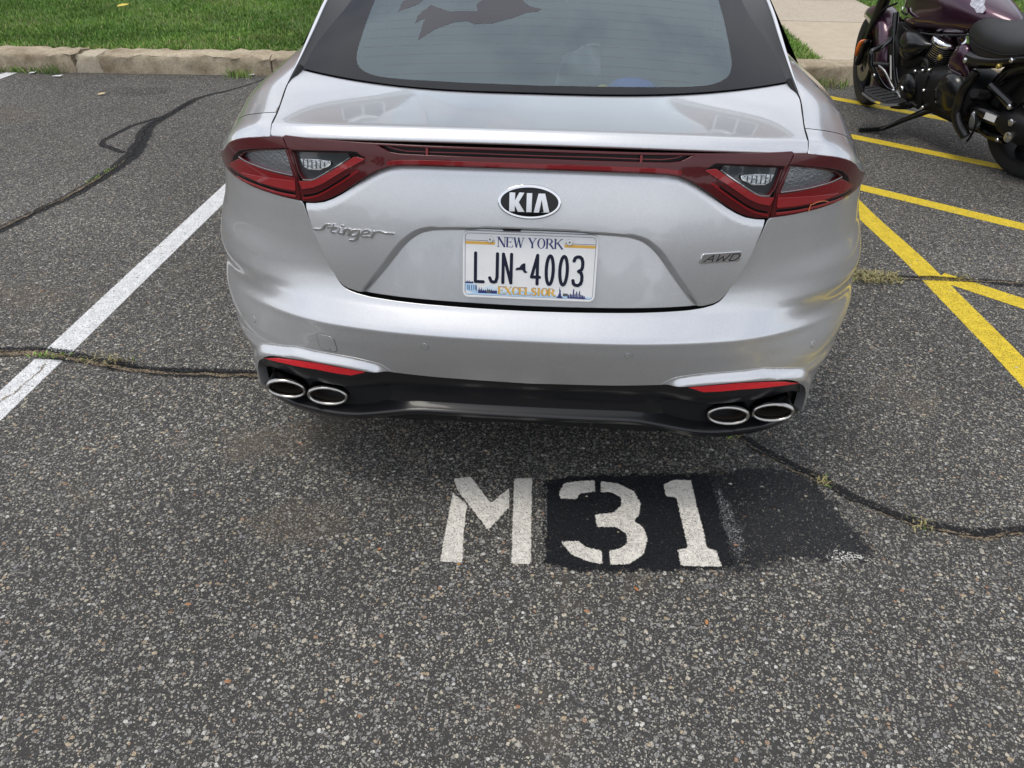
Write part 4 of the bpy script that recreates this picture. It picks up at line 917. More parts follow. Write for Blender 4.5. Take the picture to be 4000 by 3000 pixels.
def word(txt, x0, x1, y, h, widths, heavy):
    tot = sum(widths[c] for c in txt); k = (x1-x0)/tot; x = x0; out = []
    for c in txt:
        if c != ' ':
            g = serif(c, h, widths[c]*k, heavy); j = random.uniform(1e-4, 3e-4)
            out.append([[(px+x+j*i, py+y+j*(i % 3)) for px, py in p] for i, p in enumerate(g)])
        x += widths[c]*k
    return out
wd = {'N': .92, 'E': .74, 'W': 1.15, ' ': .38, 'Y': .88, 'O': .95, 'R': .85, 'K': .92, 'X': .88, 'C': .88, 'L': .74, 'S': .70, 'I': .44}
for g in word('NEW YORK', -75, 74, 42.2, 22.6, wd, .17): pl_sheet('state_name_letter', g, .00025, M['plate_blue'], PLT)
for g in word('EXCELSIOR', -70, 62, -66.5, 17.5, wd, .26):
    c = np.mean([q for p in g for q in p], 0)
    fat = [[tuple(c+(np.array(q)-c)*np.array([1.09, 1.08])) for q in p] for p in g]
    pl_sheet('motto_outline', fat, .00030, M['plate_blue'], PLT); pl_sheet('motto_letter', g, .00055, M['plate_gold'], PLT)
# pale prints under the motto
pl_sheet('printed_water', [[(-146.5, -68.2), (-112, -64), (-70, -61), (0, -58), (60, -64), (132, -66), (146.5, -66), (146.5, -69.8), (-146.5, -69.8)]], .00015, M['plate_sky'], PLT)
pl_sheet('printed_hills', [[(-118, -60), (-104, -52), (-88, -46.5), (-78, -50), (-62, -55), (-20, -57), (0, -58), (-70, -61)]], .00015, M['plate_mist'], PLT)
pl_sheet('printed_falls', [[(-146.5, -44), (-121, -46), (-117, -66), (-130, -65), (-146.5, -60)]], .00015, M['plate_sky'], PLT)
for i, x in enumerate((-142, -138.5, -133, -128, -124, -121.5)): pl_sheet('falls_streak', [[(x, -48), (x+1.6, -48), (x+2.2, -60-(i % 3)*2), (x+.4, -58)]], .00035, M['plate_blue'], PLT)
def pines(x0, x1, y0, yb, h, n, seed):
    rg = random.Random(seed); P = [(x0, yb)]; 
    for i in range(n):
        a = x0+(x1-x0)*i/n; b = x0+(x1-x0)*(i+1)/n; hh = h*rg.uniform(.4, 1)*(1-.5*i/n); m_ = (a+b)/2; P += [(a+.1, y0), (m_-.6, y0+hh*.5), (m_-.9, y0+hh*.5), (m_, y0+hh), (m_+.9, y0+hh*.5), (m_+.6, y0+hh*.5), (b-.1, y0)]
    return P+[(x1, yb)]
pl_sheet('printed_pines', [pines(-146.5, -128, -41, -44, 6, 5, 1)], .00035, M['plate_blue'], PLT)
pl_sheet('printed_pines', [pines(-117, -73, -60, -66, 10, 9, 2)], .00035, M['plate_blue'], PLT)
pl_sheet('printed_statue', [[(64, -70), (67, -67), (69, -64.5), (69.5, -61), (70.5, -60), (70.8, -54), (70, -51), (71, -49.5), (71, -44.5), (72, -44.5), (72.2, -50), (74, -52), (74.3, -58), (75, -60), (75.4, -64.5), (77.5, -67), (81, -70)]], .00035, M['plate_blue'], PLT)
sk = [(89, -67.5)]
for x, w_, hh in ((90, 4, 6), (95, 3, 9), (98.5, 3, 7), (102, 3.2, 21), (106, 2.5, 9), (109, 3, 15), (113, 2.2, 11), (116, 2.8, 17), (119.5, 2.5, 8), (122.5, 4, 6), (127, 3, 4)): sk += [(x, -67), (x+.2, -67+hh*.8), (x+w_*.5, -67+hh), (x+w_-.2, -67+hh*.8), (x+w_, -67)]
pl_sheet('printed_skyline', [sk+[(134, -68.5), (128, -70), (92, -69.5)]], .00035, M['plate_blue'], PLT)
NW = 7.0
def on(L, x0, x1): return [(x0+NW/2+(x1-x0-NW)*a, -42.5+NW/2+(72.5-NW)*b) for a, b in L]
num = [on([(0, 1), (0, 0), (1, 0)], -127, -102), on([(1, 1), (1, .17), (.82, .02), (.5, 0), (.2, .03), (0, .15)], -94, -70), on([(0, 0), (0, 1), (1, 0), (1, 1)], -63.5, -38),
       on([(.70, 1), (.0, .24), (1, .24)], 2, 27)+[], on([(.72, 1), (.72, 0)], 2, 27)]
num[3] = on([(1, .24), (0, .24), (.68, 1), (.74, 0)], 2, 27)
zero = [(.5+.5*math.sin(a), .5+.5*math.cos(a)) for a in np.linspace(0, 2*math.pi, 25)]
zero = [(x, min(1, max(0, .5+(y-.5)*1.0))) for x, y in zero]
num[4] = on(zero, 35, 58); num.append(on(zero, 66, 90))
num.append(on([(.0, .86), (.12, .96), (.35, 1), (.65, 1), (.88, .94), (1, .82), (1, .66), (.90, .56), (.58, .50), (.90, .44), (1, .33), (1, .17), (.88, .06), (.6, 0), (.3, .01), (.08, .06), (0, .17)], 97, 124))
for L_n in num:
    pl_sheet('plate_character_edge', rstroke(L_n, NW+2.2), .0006, M['plate_white'], PLT, .0006)
    pl_sheet('plate_character', rstroke(L_n, NW), .0012, M['plate_navy'], PLT, .0006, round_=.0003)
pl_sheet('plate_state_shape', [[(-32, -9), (-29.5, -3.5), (-23, -2.5), (-18.5, 4), (-14, 7), (-9.5, 7.2), (-9, -7), (-7.6, -10.5), (-3.6, -12.2), (-8, -15), (-12, -13.8), (-15.5, -8.6), (-20, -8), (-28, -9.2)]], .0012, M['plate_navy'], PLT, .0008)
for x, y in ((-92, -61), (85, -62)): pl_sheet('slot_hole', [rrect(x-6, y-3.4, x+6, y+3.4, 3.2)], .0005, M['lamp_grey'], PLT)
for x, y in ((-91, 58.5), (88, 58.5)):
    sc_ = pl_sheet('screw', [disc((x, y), 6.3, 24)], .0035, M['stainless'], PLT, .0035, round_=.001)
    pl_sheet('screw_slot', [quad((x-2.6, y-1.5), (x+2.6, y+1.5), 1.3), quad((x-1.5, y+2.6), (x+1.5001, y-2.6), 1.3)], .0037, M['badge_dark'], PLT, .0001)
# plate light under the recess edge
bm = bmesh.new(); bmesh.ops.create_cube(bm, size=1); bmesh.ops.scale(bm, vec=(.045, .020, .008), verts=bm.verts); bmesh.ops.bevel(bm, geom=bm.edges[:], offset=.003, segments=2, affect='EDGES')
bmesh.ops.translate(bm, vec=(-.042, .105, .8315), verts=bm.verts); bm_obj('plate_lamp', bm, M['black_matt'], CAR)

# ------------------------------------------------------------------ ground
def struct(o): o['kind'] = 'structure'; return o
def flat(name, poly, z, mat, parent=None): return mesh_obj(name, [(x, y, z) for x, y in poly], [tuple(range(len(poly)))], mat, parent, smooth=False)
kb = lambda x: 4.95+.05*(x+4.3)                     # foot of the kerb
LOT = struct(flat('parking_lot', [(-90, -90), (90, -90), (90, kb(90)+.1), (-90, kb(-90)+.1)], 0, M['asphalt']))
def zup(z): return lambda P: (np.stack([P[:, 0], P[:, 1], np.full(len(P), z)], 1), np.tile(np.array([0, 0, 1.]), (len(P), 1)))
def ground_ribbon(name, P, w, z, mat, step=.02, wob=0, seed=0, cols=None, fade=0):
    cols = cols or ((-1, -.45, .45, 1) if 'sealed' in name else (-1, 0, 1) if 'dirt' in name else (-1, -.8, -.4, 0, .4, .8, 1))
    P = smooth_line(P, step) if len(P) > 2 else resample(P, step)
    ww = w if np.isscalar(w) else np.interp(np.linspace(0, 1, len(P)), np.linspace(0, 1, len(w)), w)
    if wob:
        rg = np.random.default_rng(seed); k = rg.normal(0, 1, len(P)); k = np.convolve(k, np.ones(5)/5, 'same'); ww = ww*(1+wob*k)
        j = np.convolve(rg.normal(0, 1, (len(P), 2)).T[0], np.ones(4)/4, 'same'); P = P+np.stack([j, -j[::-1]], 1)*wob*.012
    V, F, C = ribbon_geo(P, ww, cols)
    z = z*.22
    o = mesh_obj(name, np.c_[V, np.full(len(V), z)], F, mat, LOT, smooth=False)
    a = o.data.attributes.new('cover', 'FLOAT', 'POINT')
    if fade:
        t = np.repeat(np.linspace(0, 1, len(P)), len(cols)); C = C*np.clip(np.minimum(t, 1-t)/fade, 0, 1)
    a.data.foreach_set('value', C.astype(np.float32)); return o
def ground_patch(name, poly, z, mat, fade=.02, h=.015):
    P = resample(poly, h, True)
    return sheet(name, [P], zup(z*.22), mat, LOT, depth=0, h=h, cover=lambda Q: np.clip(dist_line(P, Q, True)/fade, 0, 1)*.5+.5*np.clip(dist_line(P, Q, True)/fade-.0, 0, 1))
# painted bay lines
ground_ribbon('painted_line', [(-1.784, -1.3), (-1.784, 0.66)], .0595, .004, M['white_line'])
ground_ribbon('painted_line', [(-1.781, .695), (-1.79, 1.8), (-1.80, 4.90)], .0595, .004, M['white_line'])
ground_ribbon('painted_line', [(-4.745, -1.3), (-4.745, 4.90)], .06, .004, M['white_line'])
ydiag = [(1.80, -1.3), (1.822, .75), (1.796, 1.55), (1.790, 1.72), (1.735, 2.38), (1.72, 2.7), (1.66, 3.4), (1.60, 5.1)]
ground_ribbon('painted_line', ydiag, .0600, .0040, M['yellow_line'])
for a, b, z in (((1.84, 1.635), (2.62, .93), .0045), ((1.76, 2.83), (3.6, 1.45), .0045), ((1.74, 4.06), (4.2, 2.24), .0045), ((1.95, 5.12), (4.6, 3.02), .0045), ((1.86, .43), (2.7, -.25), .0045)):
    ground_ribbon('painted_line', [a, b], .0575, z, M['yellow_line'])
# stencilled bay number
M['white_flecks'] = overlay_mat('white_flecks', (.72, .70, .64), edge=(110, 1.2), wear=(200, .34, .42), fill=.2)
ST = [[(-.208, .097), (-.196, .082), (-.158, .049), (-.154, -.064), (-.1455, -.163), (-.207, -.164), (-.2075, -.076)],
      [(-.211, .150), (-.161, .164), (-.091, .059), (-.040, .129), (-.036, .045), (-.089, -.047), (-.198, .108)],
      [(-.031, .164), (.025, .172), (.035, -.154), (-.018, -.158)],
      [(.105, .116), (.119, .156), (.164, .169), (.213, .176), (.213, .127), (.170, .116), (.156, .092), (.109, .090)],
      [(.230, .174), (.282, .168), (.328, .138), (.344, .087), (.335, .045), (.318, .020), (.343, -.001), (.352, -.043), (.336, -.098), (.295, -.135), (.243, -.141), (.242, -.092), (.274, -.081), (.293, -.062), (.293, -.031), (.265, -.007), (.213, -.011), (.208, .036), (.262, .049), (.287, .080), (.285, .111), (.259, .128), (.228, .125)],
      [(.110, -.069), (.161, -.065), (.180, -.084), (.224, -.093), (.224, -.140), (.185, -.135), (.142, -.115)],
      [(.417, .174), (.450, .196), (.503, .200), (.505, .100), (.509, -.006), (.509, -.064), (.533, -.070), (.539, -.126), (.429, -.131), (.427, -.074), (.456, -.068), (.453, .007), (.448, .123), (.418, .123)]]
def grow(P, d=.0045):
    return shrink(P, -d)
for P in ST: ground_patch('stencil_mark', grow(P), .0125, M['stencil_white'], fade=.011, h=.006)
for dx in (-3.25,):            # the neighbouring bay carries its own number
    for P in ST[:6]: ground_patch('stencil_mark', [(x+dx, y+.05) for x, y in P], .0045, M['stencil_white'], fade=.007, h=.02)
    ground_patch('stencil_mark', [(dx+.52+.07*math.sin(t)*1.3, .07+.165*math.cos(t)) for t in np.linspace(0, 2*math.pi, 30, endpoint=False)], .0045, M['stencil_white'], h=.02)
ground_patch('black_repaint', [(.038, .175), (.143, .212), (.36, .236), (.58, .256), (.592, .06), (.592, -.120), (.540, -.155), (.30, -.182), (.142, -.192), (.058, -.172), (.046, -.104)], .0085, M['stencil_black'], fade=.05)
ground_patch('black_repaint', [(.50, .262), (.70, .310), (.84, .318), (.92, .225), (.97, .06), (1.01, -.085), (.93, -.112), (.75, -.125), (.60, -.168), (.50, -.165)], .0070, M['stencil_black_worn'], fade=.085)
ground_ribbon('white_overspray', [(.575, .225), (.583, .105), (.590, 0), (.598, -.13)], [.02, .034, .044, .03], .0100, M['white_mist'], cols=(-1, 0, 1), fade=.3)
ground_ribbon('white_overspray', [(.0665, .150), (.072, -.060)], .0035, .0142, M['white_mist'], fade=.1)
for P in ([(.425, .262), (.445, .276), (.495, .276), (.512, .258)], [(.445, -.180), (.525, -.178), (.525, -.200), (.450, -.203)], [(-.07, -.212), (-.01, -.208), (-.01, -.232), (-.06, -.236)], [(0, .225), (.025, .225), (.025, .215), (0, .215)], [(.80, -.066), (.86, -.030), (.92, -.035), (.95, -.085), (.84, -.105)]):
    ground_patch('white_overspray', P, .0150, M['white_mist'] if P[0][0] < .8 else M['white_flecks'], fade=.006 if P[0][0] < .8 else .03, h=.008)
# sealed cracks
tarL = [(-2.45, 5.02), (-2.60, 4.60), (-2.80, 4.17), (-2.80, 3.85), (-2.815, 3.56), (-2.69, 3.13), (-2.61, 2.80), (-2.60, 2.58), (-2.605, 2.28), (-2.66, 1.98), (-2.70, 1.75), (-2.78, 1.40), (-2.9, .8), (-3.0, -.3)]
ground_ribbon('sealed_crack', tarL, [.010, .018, .042, .052, .066, .072, .062, .046, .038, .04, .044, .04, .04], .0070, M['tar'], wob=.25, seed=1)
ground_ribbon('sealed_crack', [(-2.85, 3.70), (-2.94, 3.42), (-2.95, 3.19), (-2.925, 3.08), (-2.84, 3.02), (-2.69, 2.93)], .028, .0055, M['tar'], wob=.25, seed=2)
ground_ribbon('crack_dirt', [(-2.62, 2.80), (-2.605, 2.55), (-2.62, 2.25), (-2.68, 1.95), (-2.72, 1.72), (-2.8, 1.35), (-2.92, .8)], [.008, .022, .016, .018, .014, .014], .0100, M['sand'], wob=.6, seed=3)
mid = [(-3.2, .70), (-2.4, .715), (-2.0, .692), (-1.85, .708), (-1.71, .682), (-1.56, .654), (-1.43, .627), (-1.28, .618), (-1.12, .625), (-.99, .632), (-.7, .64), (-.3, .62)]
ground_ribbon('sealed_crack', mid, [.04, .042, .040, .034, .038, .044, .038, .036, .032, .03, .03], .0070, M['tar'], wob=.2, seed=4)
ground_ribbon('crack_dirt', [(x, y-.008) for x, y in mid], [.022, .02, .022, .016, .032, .026, .014, .018, .016, .014], .0100, M['sand'], wob=.5, seed=5)
ground_ribbon('crack_dirt', [(-1.80, .30), (-1.794, .398), (-1.780, .45), (-1.776, .52), (-1.780, .575), (-1.782, .64)], .006, .0100, M['sand'], wob=.8, seed=6)
rt = [(.30, .60), (.56, .50), (.673, .415), (.751, .335), (.805, .292), (.895, .215), (.957, .150), (1.045, .100), (1.114, .062), (1.26, .035), (1.42, .06), (1.8, .10), (2.5, .05)]
ground_ribbon('sealed_crack', [(x+.018, y+.012) for x, y in rt], [.012, .016, .018, .019, .018, .022, .026, .030, .028, .024, .024], .0110, M['tar'], wob=.3, seed=7)
ground_ribbon('crack_dirt', [(x-.004, y-.003) for x, y in rt], [.004, .006, .006, .006, .008, .011, .014, .015, .012, .009], .0125, M['sand'], wob=.9, seed=8)
ground_ribbon('sealed_crack', [(1.30, 1.60), (1.56, 1.60), (1.83, 1.615), (1.97, 1.605), (2.2, 1.585), (3.0, 1.52)], [.02, .03, .03, .045, .05, .04], .0060, M['tar'], wob=.3, seed=9)
ground_ribbon('crack_dirt', [(1.40, 1.60), (1.6, 1.60), (1.85, 1.60), (2.05, 1.60), (2.3, 1.57)], [.03, .028, .006, .01, .006], .0090, M['sand'], wob=.6, seed=10)
M['crack_void'] = overlay_mat('open_crack', (.008, .0075, .007), edge=(90, .9), wear=(200, .2, .3), fill=.9, rough=1)
for P, w_, sd in ((rt, .0035, 41), ([(x, y+.004) for x, y in mid], .003, 42), (tarL[2:], .004, 43)):
    ground_ribbon('crack_line', P, w_, .0155, M['crack_void'], step=.012, wob=.7, seed=sd, cols=(-1, -.5, .5, 1))
# stains
def oval(cx, cy, rx, ry, n=28, rot=0):
    return [(cx+rx*math.cos(t)*math.cos(rot)-ry*math.sin(t)*math.sin(rot), cy+rx*math.cos(t)*math.sin(rot)+ry*math.sin(t)*math.cos(rot)) for t in np.linspace(0, 2*math.pi, n, endpoint=False)]
ground_patch('oil_stain', oval(-3.36, 4.40, .36, .22), .0040, M['oil'], fade=.16, h=.04)
ground_patch('dust_stain', oval(-4.15, 3.62, .60, .35), .0040, M['dust'], fade=.25, h=.05)
ground_patch('dust_stain', oval(-.70, .33, .36, .15, rot=.5), .0046, M['dust'], fade=.14, h=.03)
ground_patch('dust_stain', oval(-.62, -.06, .20, .14), .0044, M['dust'], fade=.12, h=.03)
ground_patch('dust_stain', oval(-2.3, 1.10, .45, .2), .0044, M['dust'], fade=.18, h=.04)

# ------------------------------------------------------------------ kerb, lawn, walk
def concrete(name, cols, sc=26, agg=.5, stain=(.16, .115, .07), st=.5):
    m, t, b = new_mat(name); N = t.nodes.new; K = t.links.new; g = N('ShaderNodeNewGeometry')
    v = N('ShaderNodeTexVoronoi'); v.inputs['Scale'].default_value = 130; K(g.outputs['Position'], v.inputs['Vector'])
    sp = N('ShaderNodeSeparateColor'); K(v.outputs['Color'], sp.inputs[0])
    cr = N('ShaderNodeValToRGB'); e = cr.color_ramp.elements; e[0].color = (*cols[0], 1); e[1].color = (*cols[1], 1); K(sp.outputs[0], cr.inputs[0])
    n = N('ShaderNodeTexNoise'); n.inputs['Scale'].default_value = sc; n.inputs['Detail'].default_value = 8; n.inputs['Roughness'].default_value = .65; K(g.outputs['Position'], n.inputs['Vector'])
    c2 = N('ShaderNodeValToRGB'); e = c2.color_ramp.elements; e[0].position = .3; e[1].position = .7; e[0].color = (*cols[2], 1); e[1].color = (*cols[3], 1); K(n.outputs[0], c2.inputs[0])
    m1 = N('ShaderNodeMix'); m1.data_type = 'RGBA'; m1.inputs[0].default_value = agg; K(c2.outputs[0], m1.inputs[6]); K(cr.outputs[0], m1.inputs[7])
    n2 = N('ShaderNodeTexNoise'); n2.inputs['Scale'].default_value = 3.2; n2.inputs['Detail'].default_value = 9; n2.inputs['Roughness'].default_value = .7; K(g.outputs['Position'], n2.inputs['Vector'])
    r2 = N('ShaderNodeMapRange'); r2.inputs[1].default_value = .42; r2.inputs[2].default_value = .68; r2.inputs[4].default_value = st; r2.clamp = True; K(n2.outputs[0], r2.inputs[0])
    m2 = N('ShaderNodeMix'); m2.data_type = 'RGBA'; m2.inputs[7].default_value = (*stain, 1); K(r2.outputs[0], m2.inputs[0]); K(m1.outputs[2], m2.inputs[6]); K(m2.outputs[2], b.inputs['Base Color'])
    q = N('ShaderNodeBump'); q.inputs['Distance'].default_value = .006; q.inputs['Strength'].default_value = .8
    ad = N('ShaderNodeMath'); ad.operation = 'MULTIPLY_ADD'; ad.inputs[1].default_value = -.4; K(v.outputs['Distance'], ad.inputs[0]); K(n.outputs[0], ad.inputs[2])
    K(ad.outputs[0], q.inputs['Height']); K(q.outputs[0], b.inputs['Normal']); b.inputs['Roughness'].default_value = .92; b.inputs['Specular IOR Level'].default_value = .2
    return m
M['kerb'] = concrete('kerb_concrete', ((.28, .225, .15), (.62, .54, .41), (.36, .295, .205), (.56, .48, .355)), stain=(.15, .105, .06), st=.8, agg=.4)
M['kerb_chip'] = concrete('broken_kerb_concrete', ((.34, .29, .21), (.58, .51, .40), (.42, .36, .26), (.56, .49, .38)), st=.15)
M['slab'] = concrete('walk_concrete', ((.44, .37, .28), (.58, .50, .39), (.45, .38, .285), (.54, .465, .355)), sc=8, agg=.18, st=.12)
M['slab_agg'] = concrete('exposed_aggregate', ((.30, .25, .19), (.64, .57, .47), (.42, .36, .28), (.54, .475, .375)), sc=14, agg=.55, st=.1)
M['soil'] = pm('lawn_soil', (.085, .135, .035), rough=1, noise=(8, .4))
KERB = empty('kerb', '', ''); KERB['kind'] = 'structure'; del KERB['label']; del KERB['category']
def kerb_stone(x0, x1, jag0=0, jag1=0, seed=0, mat='kerb'):
    rg = np.random.default_rng(seed); prof = [(0, -.05), (.003, .05), (.006, .110), (.011, .138), (.021, .149), (.05, .1535), (.16, .153), (.285, .150), (.290, .140), (.292, -.05)]
    n = max(3, int((x1-x0)/.05)); V = []; F = []; k = len(prof)
    for i in range(n+1):
        t = i/n
        for j, (py, pz) in enumerate(prof):
            x = x0+(x1-x0)*t
            if i == 0 and jag0: x += jag0*math.sin(j*2.1+seed)+.02*math.sin(j*5.3)
            if i == n and jag1: x += jag1*math.sin(j*2.1+seed+1)+.02*math.sin(j*5.3)
            w = .0065*rg.normal() if 0 < j < k-1 else 0
            V.append((x, kb(x)+py+w*1.0, pz+w*.8 if j > 0 else pz))
    for i in range(n):
        for j in range(k-1): a = i*k+j; F.append((a, a+k, a+k+1, a+1))
    F += [tuple(range(k)), tuple(range(n*k+k-1, n*k-1, -1))]
    o = mesh_obj('kerb_stone', V, F, M[mat], KERB); o.data.set_sharp_from_angle(angle=R(50)); return o
kerb_stone(-14.6, -11.61, seed=1); kerb_stone(-11.6, -8.56, seed=2); kerb_stone(-8.55, -5.51, seed=3)
kerb_stone(-5.50, -4.18, jag1=.022, seed=4); kerb_stone(-3.945, -2.465, jag0=.03, seed=5)
ch = kerb_stone(-4.172, -3.952, jag0=.03, jag1=.03, seed=4, mat='kerb_chip')
for v in ch.data.vertices: v.co.z -= .010; v.co.y += .012+.010*math.sin(v.co.x*40+v.co.z*60)
ch['label'] = 'cracked paler chunk broken out of the kerb'
kerb_stone(-2.455, .58, seed=6); kerb_stone(.59, 3.64, seed=7); kerb_stone(3.65, 6.7, seed=8); kerb_stone(6.71, 9.8, seed=9); kerb_stone(9.81, 13, seed=10)
bk = lambda x: kb(x)+.29
V = []; F = []; gxs = np.linspace(-60, 60, 61)
for x in gxs:
    for d, z in ((0, .128), (.3, .135), (3, .17), (8, .25), (25, .5), (70, .9)): V.append((x, bk(x)+d, z))
for i in range(60):
    for j in range(5): a = i*6+j; F.append((a, a+6, a+7, a+1))
LAWN = struct(mesh_obj('lawn', V, F, M['soil']))
lawn_z = lambda d: np.interp(d, [0, .3, 3, 8, 25, 70], [.128, .135, .17, .25, .5, .9])
WALK = empty('pavement', '', ''); WALK['kind'] = 'structure'; del WALK['label']; del WALK['category']
def slab(x0, x1, y0, y1, mat):
    z0 = float(lawn_z(max(0, y0-bk(3))))+.012; z1 = float(lawn_z(max(0, y1-bk(3))))+.012
    bm = bmesh.new(); bmesh.ops.create_cube(bm, size=1)
    for v in bm.verts:
        v.co = Vector(((x0+x1)/2+v.co.x*(x1-x0), (y0+y1)/2+v.co.y*(y1-y0)+(.05*(v.co.x*(x1-x0)) if y0 < 6 and v.co.y < 0 else 0), (z0 if v.co.y < 0 else z1)-(.0 if v.co.z > 0 else .08)))
    bmesh.ops.bevel(bm, geom=bm.edges[:], offset=.008, segments=2, affect='EDGES')
    return bm_obj('walk_slab', bm, M[mat], WALK)
slab(2.40, 3.84, bk(3.1)+.012, 7.492, 'slab')
for i in range(9): slab(2.40, 3.84, 7.505+i*1.5, 8.992+i*1.5, 'slab_agg')

# grass
def blades(name, pts, z, hgt, wid, lean, seed, mats, parent=None):
    rg = np.random.default_rng(seed); n = len(pts); P0 = np.asarray(pts); az = rg.uniform(0, 2*math.pi, n); h = hgt*rg.uniform(.55, 1.25, n); w = wid*rg.uniform(.6, 1.2, n); ln = lean*rg.uniform(.1, 1, n)*h; la = rg.uniform(0, 2*math.pi, n)
    dx, dy = np.cos(az)*w/2, np.sin(az)*w/2; lx, ly = np.cos(la)*ln, np.sin(la)*ln
    b = np.c_[pts, z]
    V = np.empty((n, 5, 3)); V[:, 0] = b+np.c_[dx, dy, 0*dx]; V[:, 1] = b-np.c_[dx, dy, 0*dx]
    V[:, 2] = b+np.c_[lx*.4-dx*.8, ly*.4-dy*.8, h*.6]; V[:, 3] = b+np.c_[lx*.4+dx*.8, ly*.4+dy*.8, h*.6]; V[:, 4] = b+np.c_[lx, ly, h*(1-.15*lean)]
    me = bpy.data.meshes.new(name); me.vertices.add(n*5); me.vertices.foreach_set('co', V.ravel().astype(np.float32))
    i0 = np.arange(n)*5; L = np.stack([i0, i0+1, i0+2, i0+3, i0+3, i0+2, i0+4], 1).ravel()
    me.loops.add(n*7); me.loops.foreach_set('vertex_index', L.astype(np.int32)); me.polygons.add(n*2)
    st_ = np.stack([np.arange(n)*7, np.arange(n)*7+4], 1).ravel(); me.polygons.foreach_set('loop_start', st_.astype(np.int32)); me.polygons.foreach_set('loop_total', np.tile([4, 3], n).astype(np.int32))
    fld = .5+.28*np.sin(P0[:, 0]*2.3+1.9*np.sin(P0[:, 1]*1.7))*np.sin(P0[:, 1]*2.9+1.1*np.sin(P0[:, 0]*1.3))+.30*(rg.uniform(0, 1, n)-.5)*2
    k = np.clip(np.searchsorted(np.cumsum([m[1] for m in mats]), np.clip(fld, 0, .999)), 0, len(mats)-1); sw = rg.uniform(0, 1, n) < .35; k[sw] = rg.choice(len(mats), sw.sum(), p=[m[1] for m in mats])
    # neighbouring blades share a tone: patches
    me.polygons.foreach_set('material_index', np.repeat(k, 2).astype(np.int32))
    for m_, _ in mats: me.materials.append(m_)
    me.update(); me.validate(); o = bpy.data.objects.new(name, me); COL.objects.link(o)
    if parent: o.parent = parent
    return o
def leaf(name, col, tr=.35):
    m = pm(name, col, rough=.55, spec=.25, noise=(1.7, .38)); return m
GM = [(leaf('grass_dark', (.066, .142, .022)), .36), (leaf('grass_mid', (.128, .240, .040)), .36), (leaf('grass_light', (.235, .36, .075)), .20), (leaf('grass_dry', (.34, .30, .15)), .08)]
def scatter(x0, x1, y0, y1, dens, seed, test=None):
    rg = np.random.default_rng(seed); n = int((x1-x0)*(y1-y0)*dens); P = np.c_[rg.uniform(x0, x1, n), rg.uniform(y0, y1, n)]
    P = P[P[:, 1] > bk(P[:, 0])-.005]; return P if test is None else P[test(P)]
def clump(P, seed, k=.35):
    rg = np.random.default_rng(seed); f = np.sin(P[:, 0]*9.1+1.3*np.sin(P[:, 1]*7.3))*np.sin(P[:, 1]*11.7+1.7*np.sin(P[:, 0]*5.1)); return P[rg.uniform(0, 1, len(P)) < 1-k+k*f]
G1 = np.vstack([clump(scatter(-9.5, -.8, 5.0, 11.5, 4300, 1), 1), scatter(-9.5, -.8, 5.0, 6.2, 1500, 5)])
G2 = clump(scatter(-.8, 2.40, 5.2, 11.5, 1500, 2), 2); G2 = np.vstack([G2, scatter(1.7, 2.42, 5.2, 11, 4500, 3)])
G3 = clump(scatter(3.83, 9.5, 5.4, 13, 3600, 4), 4)
edge_d = scatter(-9.5, 6, 5.0, 6.2, 900, 8, lambda P: (P[:, 1]-bk(P[:, 0]) < .10) & ((P[:, 0] < 2.38) | (P[:, 0] > 3.86))); allg = np.vstack([G1, G2, G3]); dz = lawn_z(np.maximum(0, allg[:, 1]-bk(allg[:, 0])))
g = blades('grass', allg, dz-.004, .050, .0075, .95, 9, GM); gd = blades('dry_grass', edge_d, np.full(len(edge_d), .125), .05, .008, 1.6, 10, [(GM[3][0], .7), (GM[2][0], .2), (GM[0][0], .1)]); gd['kind'] = 'stuff'; gd['label'] = 'dry grass fringe lying over the back edge of the kerb'; gd['category'] = 'grass'
g['kind'] = 'stuff'; g['label'] = 'mown green lawn grass behind the kerb'; g['category'] = 'grass'
# weeds: single tufts
def weed(x, y, z, n, r, h, seed, label, cat='weed', mats=None, ry=None, lean=1.3, group=None):
    rg = np.random.default_rng(seed); P = np.clip(rg.normal(0, 1, (n, 2)), -1.5, 1.5)*np.array([r, ry or r])
    o = blades('weed_tuft', P, np.zeros(n), h, .006, lean, seed, mats or GM); o.location = (x, y, z); return tag(o, label, cat, group)
GY = [(GM[2][0], .45), (GM[1][0], .25), (GM[3][0], .30)]
DRY = [(GM[3][0], .80), (GM[2][0], .14), (GM[1][0], .06)]
weed(-2.72, kb(-2.72)-.03, 0, 120, .07, .085, 21, 'bright green weed tuft at the kerb foot left of the car', mats=GY)
weed(-4.36, kb(-4.36)-.02, 0, 90, .05, .10, 22, 'tall weed standing against the kerb face beside the broken chunk', mats=GM)
weed(-4.66, kb(-4.66)-.02, 0, 120, .13, .06, 23, 'low ragged weeds along the kerb foot by the far white line', mats=GM, ry=.02)
weed(2.42, kb(2.42)-.05, 0, 140, .09, .09, 24, 'green weed tuft between the kerb and the motorcycle front wheel', mats=GY)
weed(2.22, kb(2.22)-.06, 0, 120, .08, .035, 25, 'brown dry litter of stems at the kerb foot behind the car', mats=[(GM[3][0], 1.0)], lean=2)
weed(1.50, 1.585, .005, 380, .08, .028, 26, 'sprawling half dry weed in the crack right of the bumper', mats=DRY, ry=.035, lean=2.2)
weed(.655, .415, .012, 40, .02, .018, 27, 'small mossy weed in the crack under the right exhausts', mats=GY, lean=1.6)
weed(.893, .212, .014, 36, .012, .014, 28, 'tiny green weed in the crack beside the black paint', mats=DRY, lean=1.6)
weed(1.12, .055, .014, 40, .02, .014, 29, 'little yellow green weed in the crack near the right edge', mats=DRY, lean=1.6)
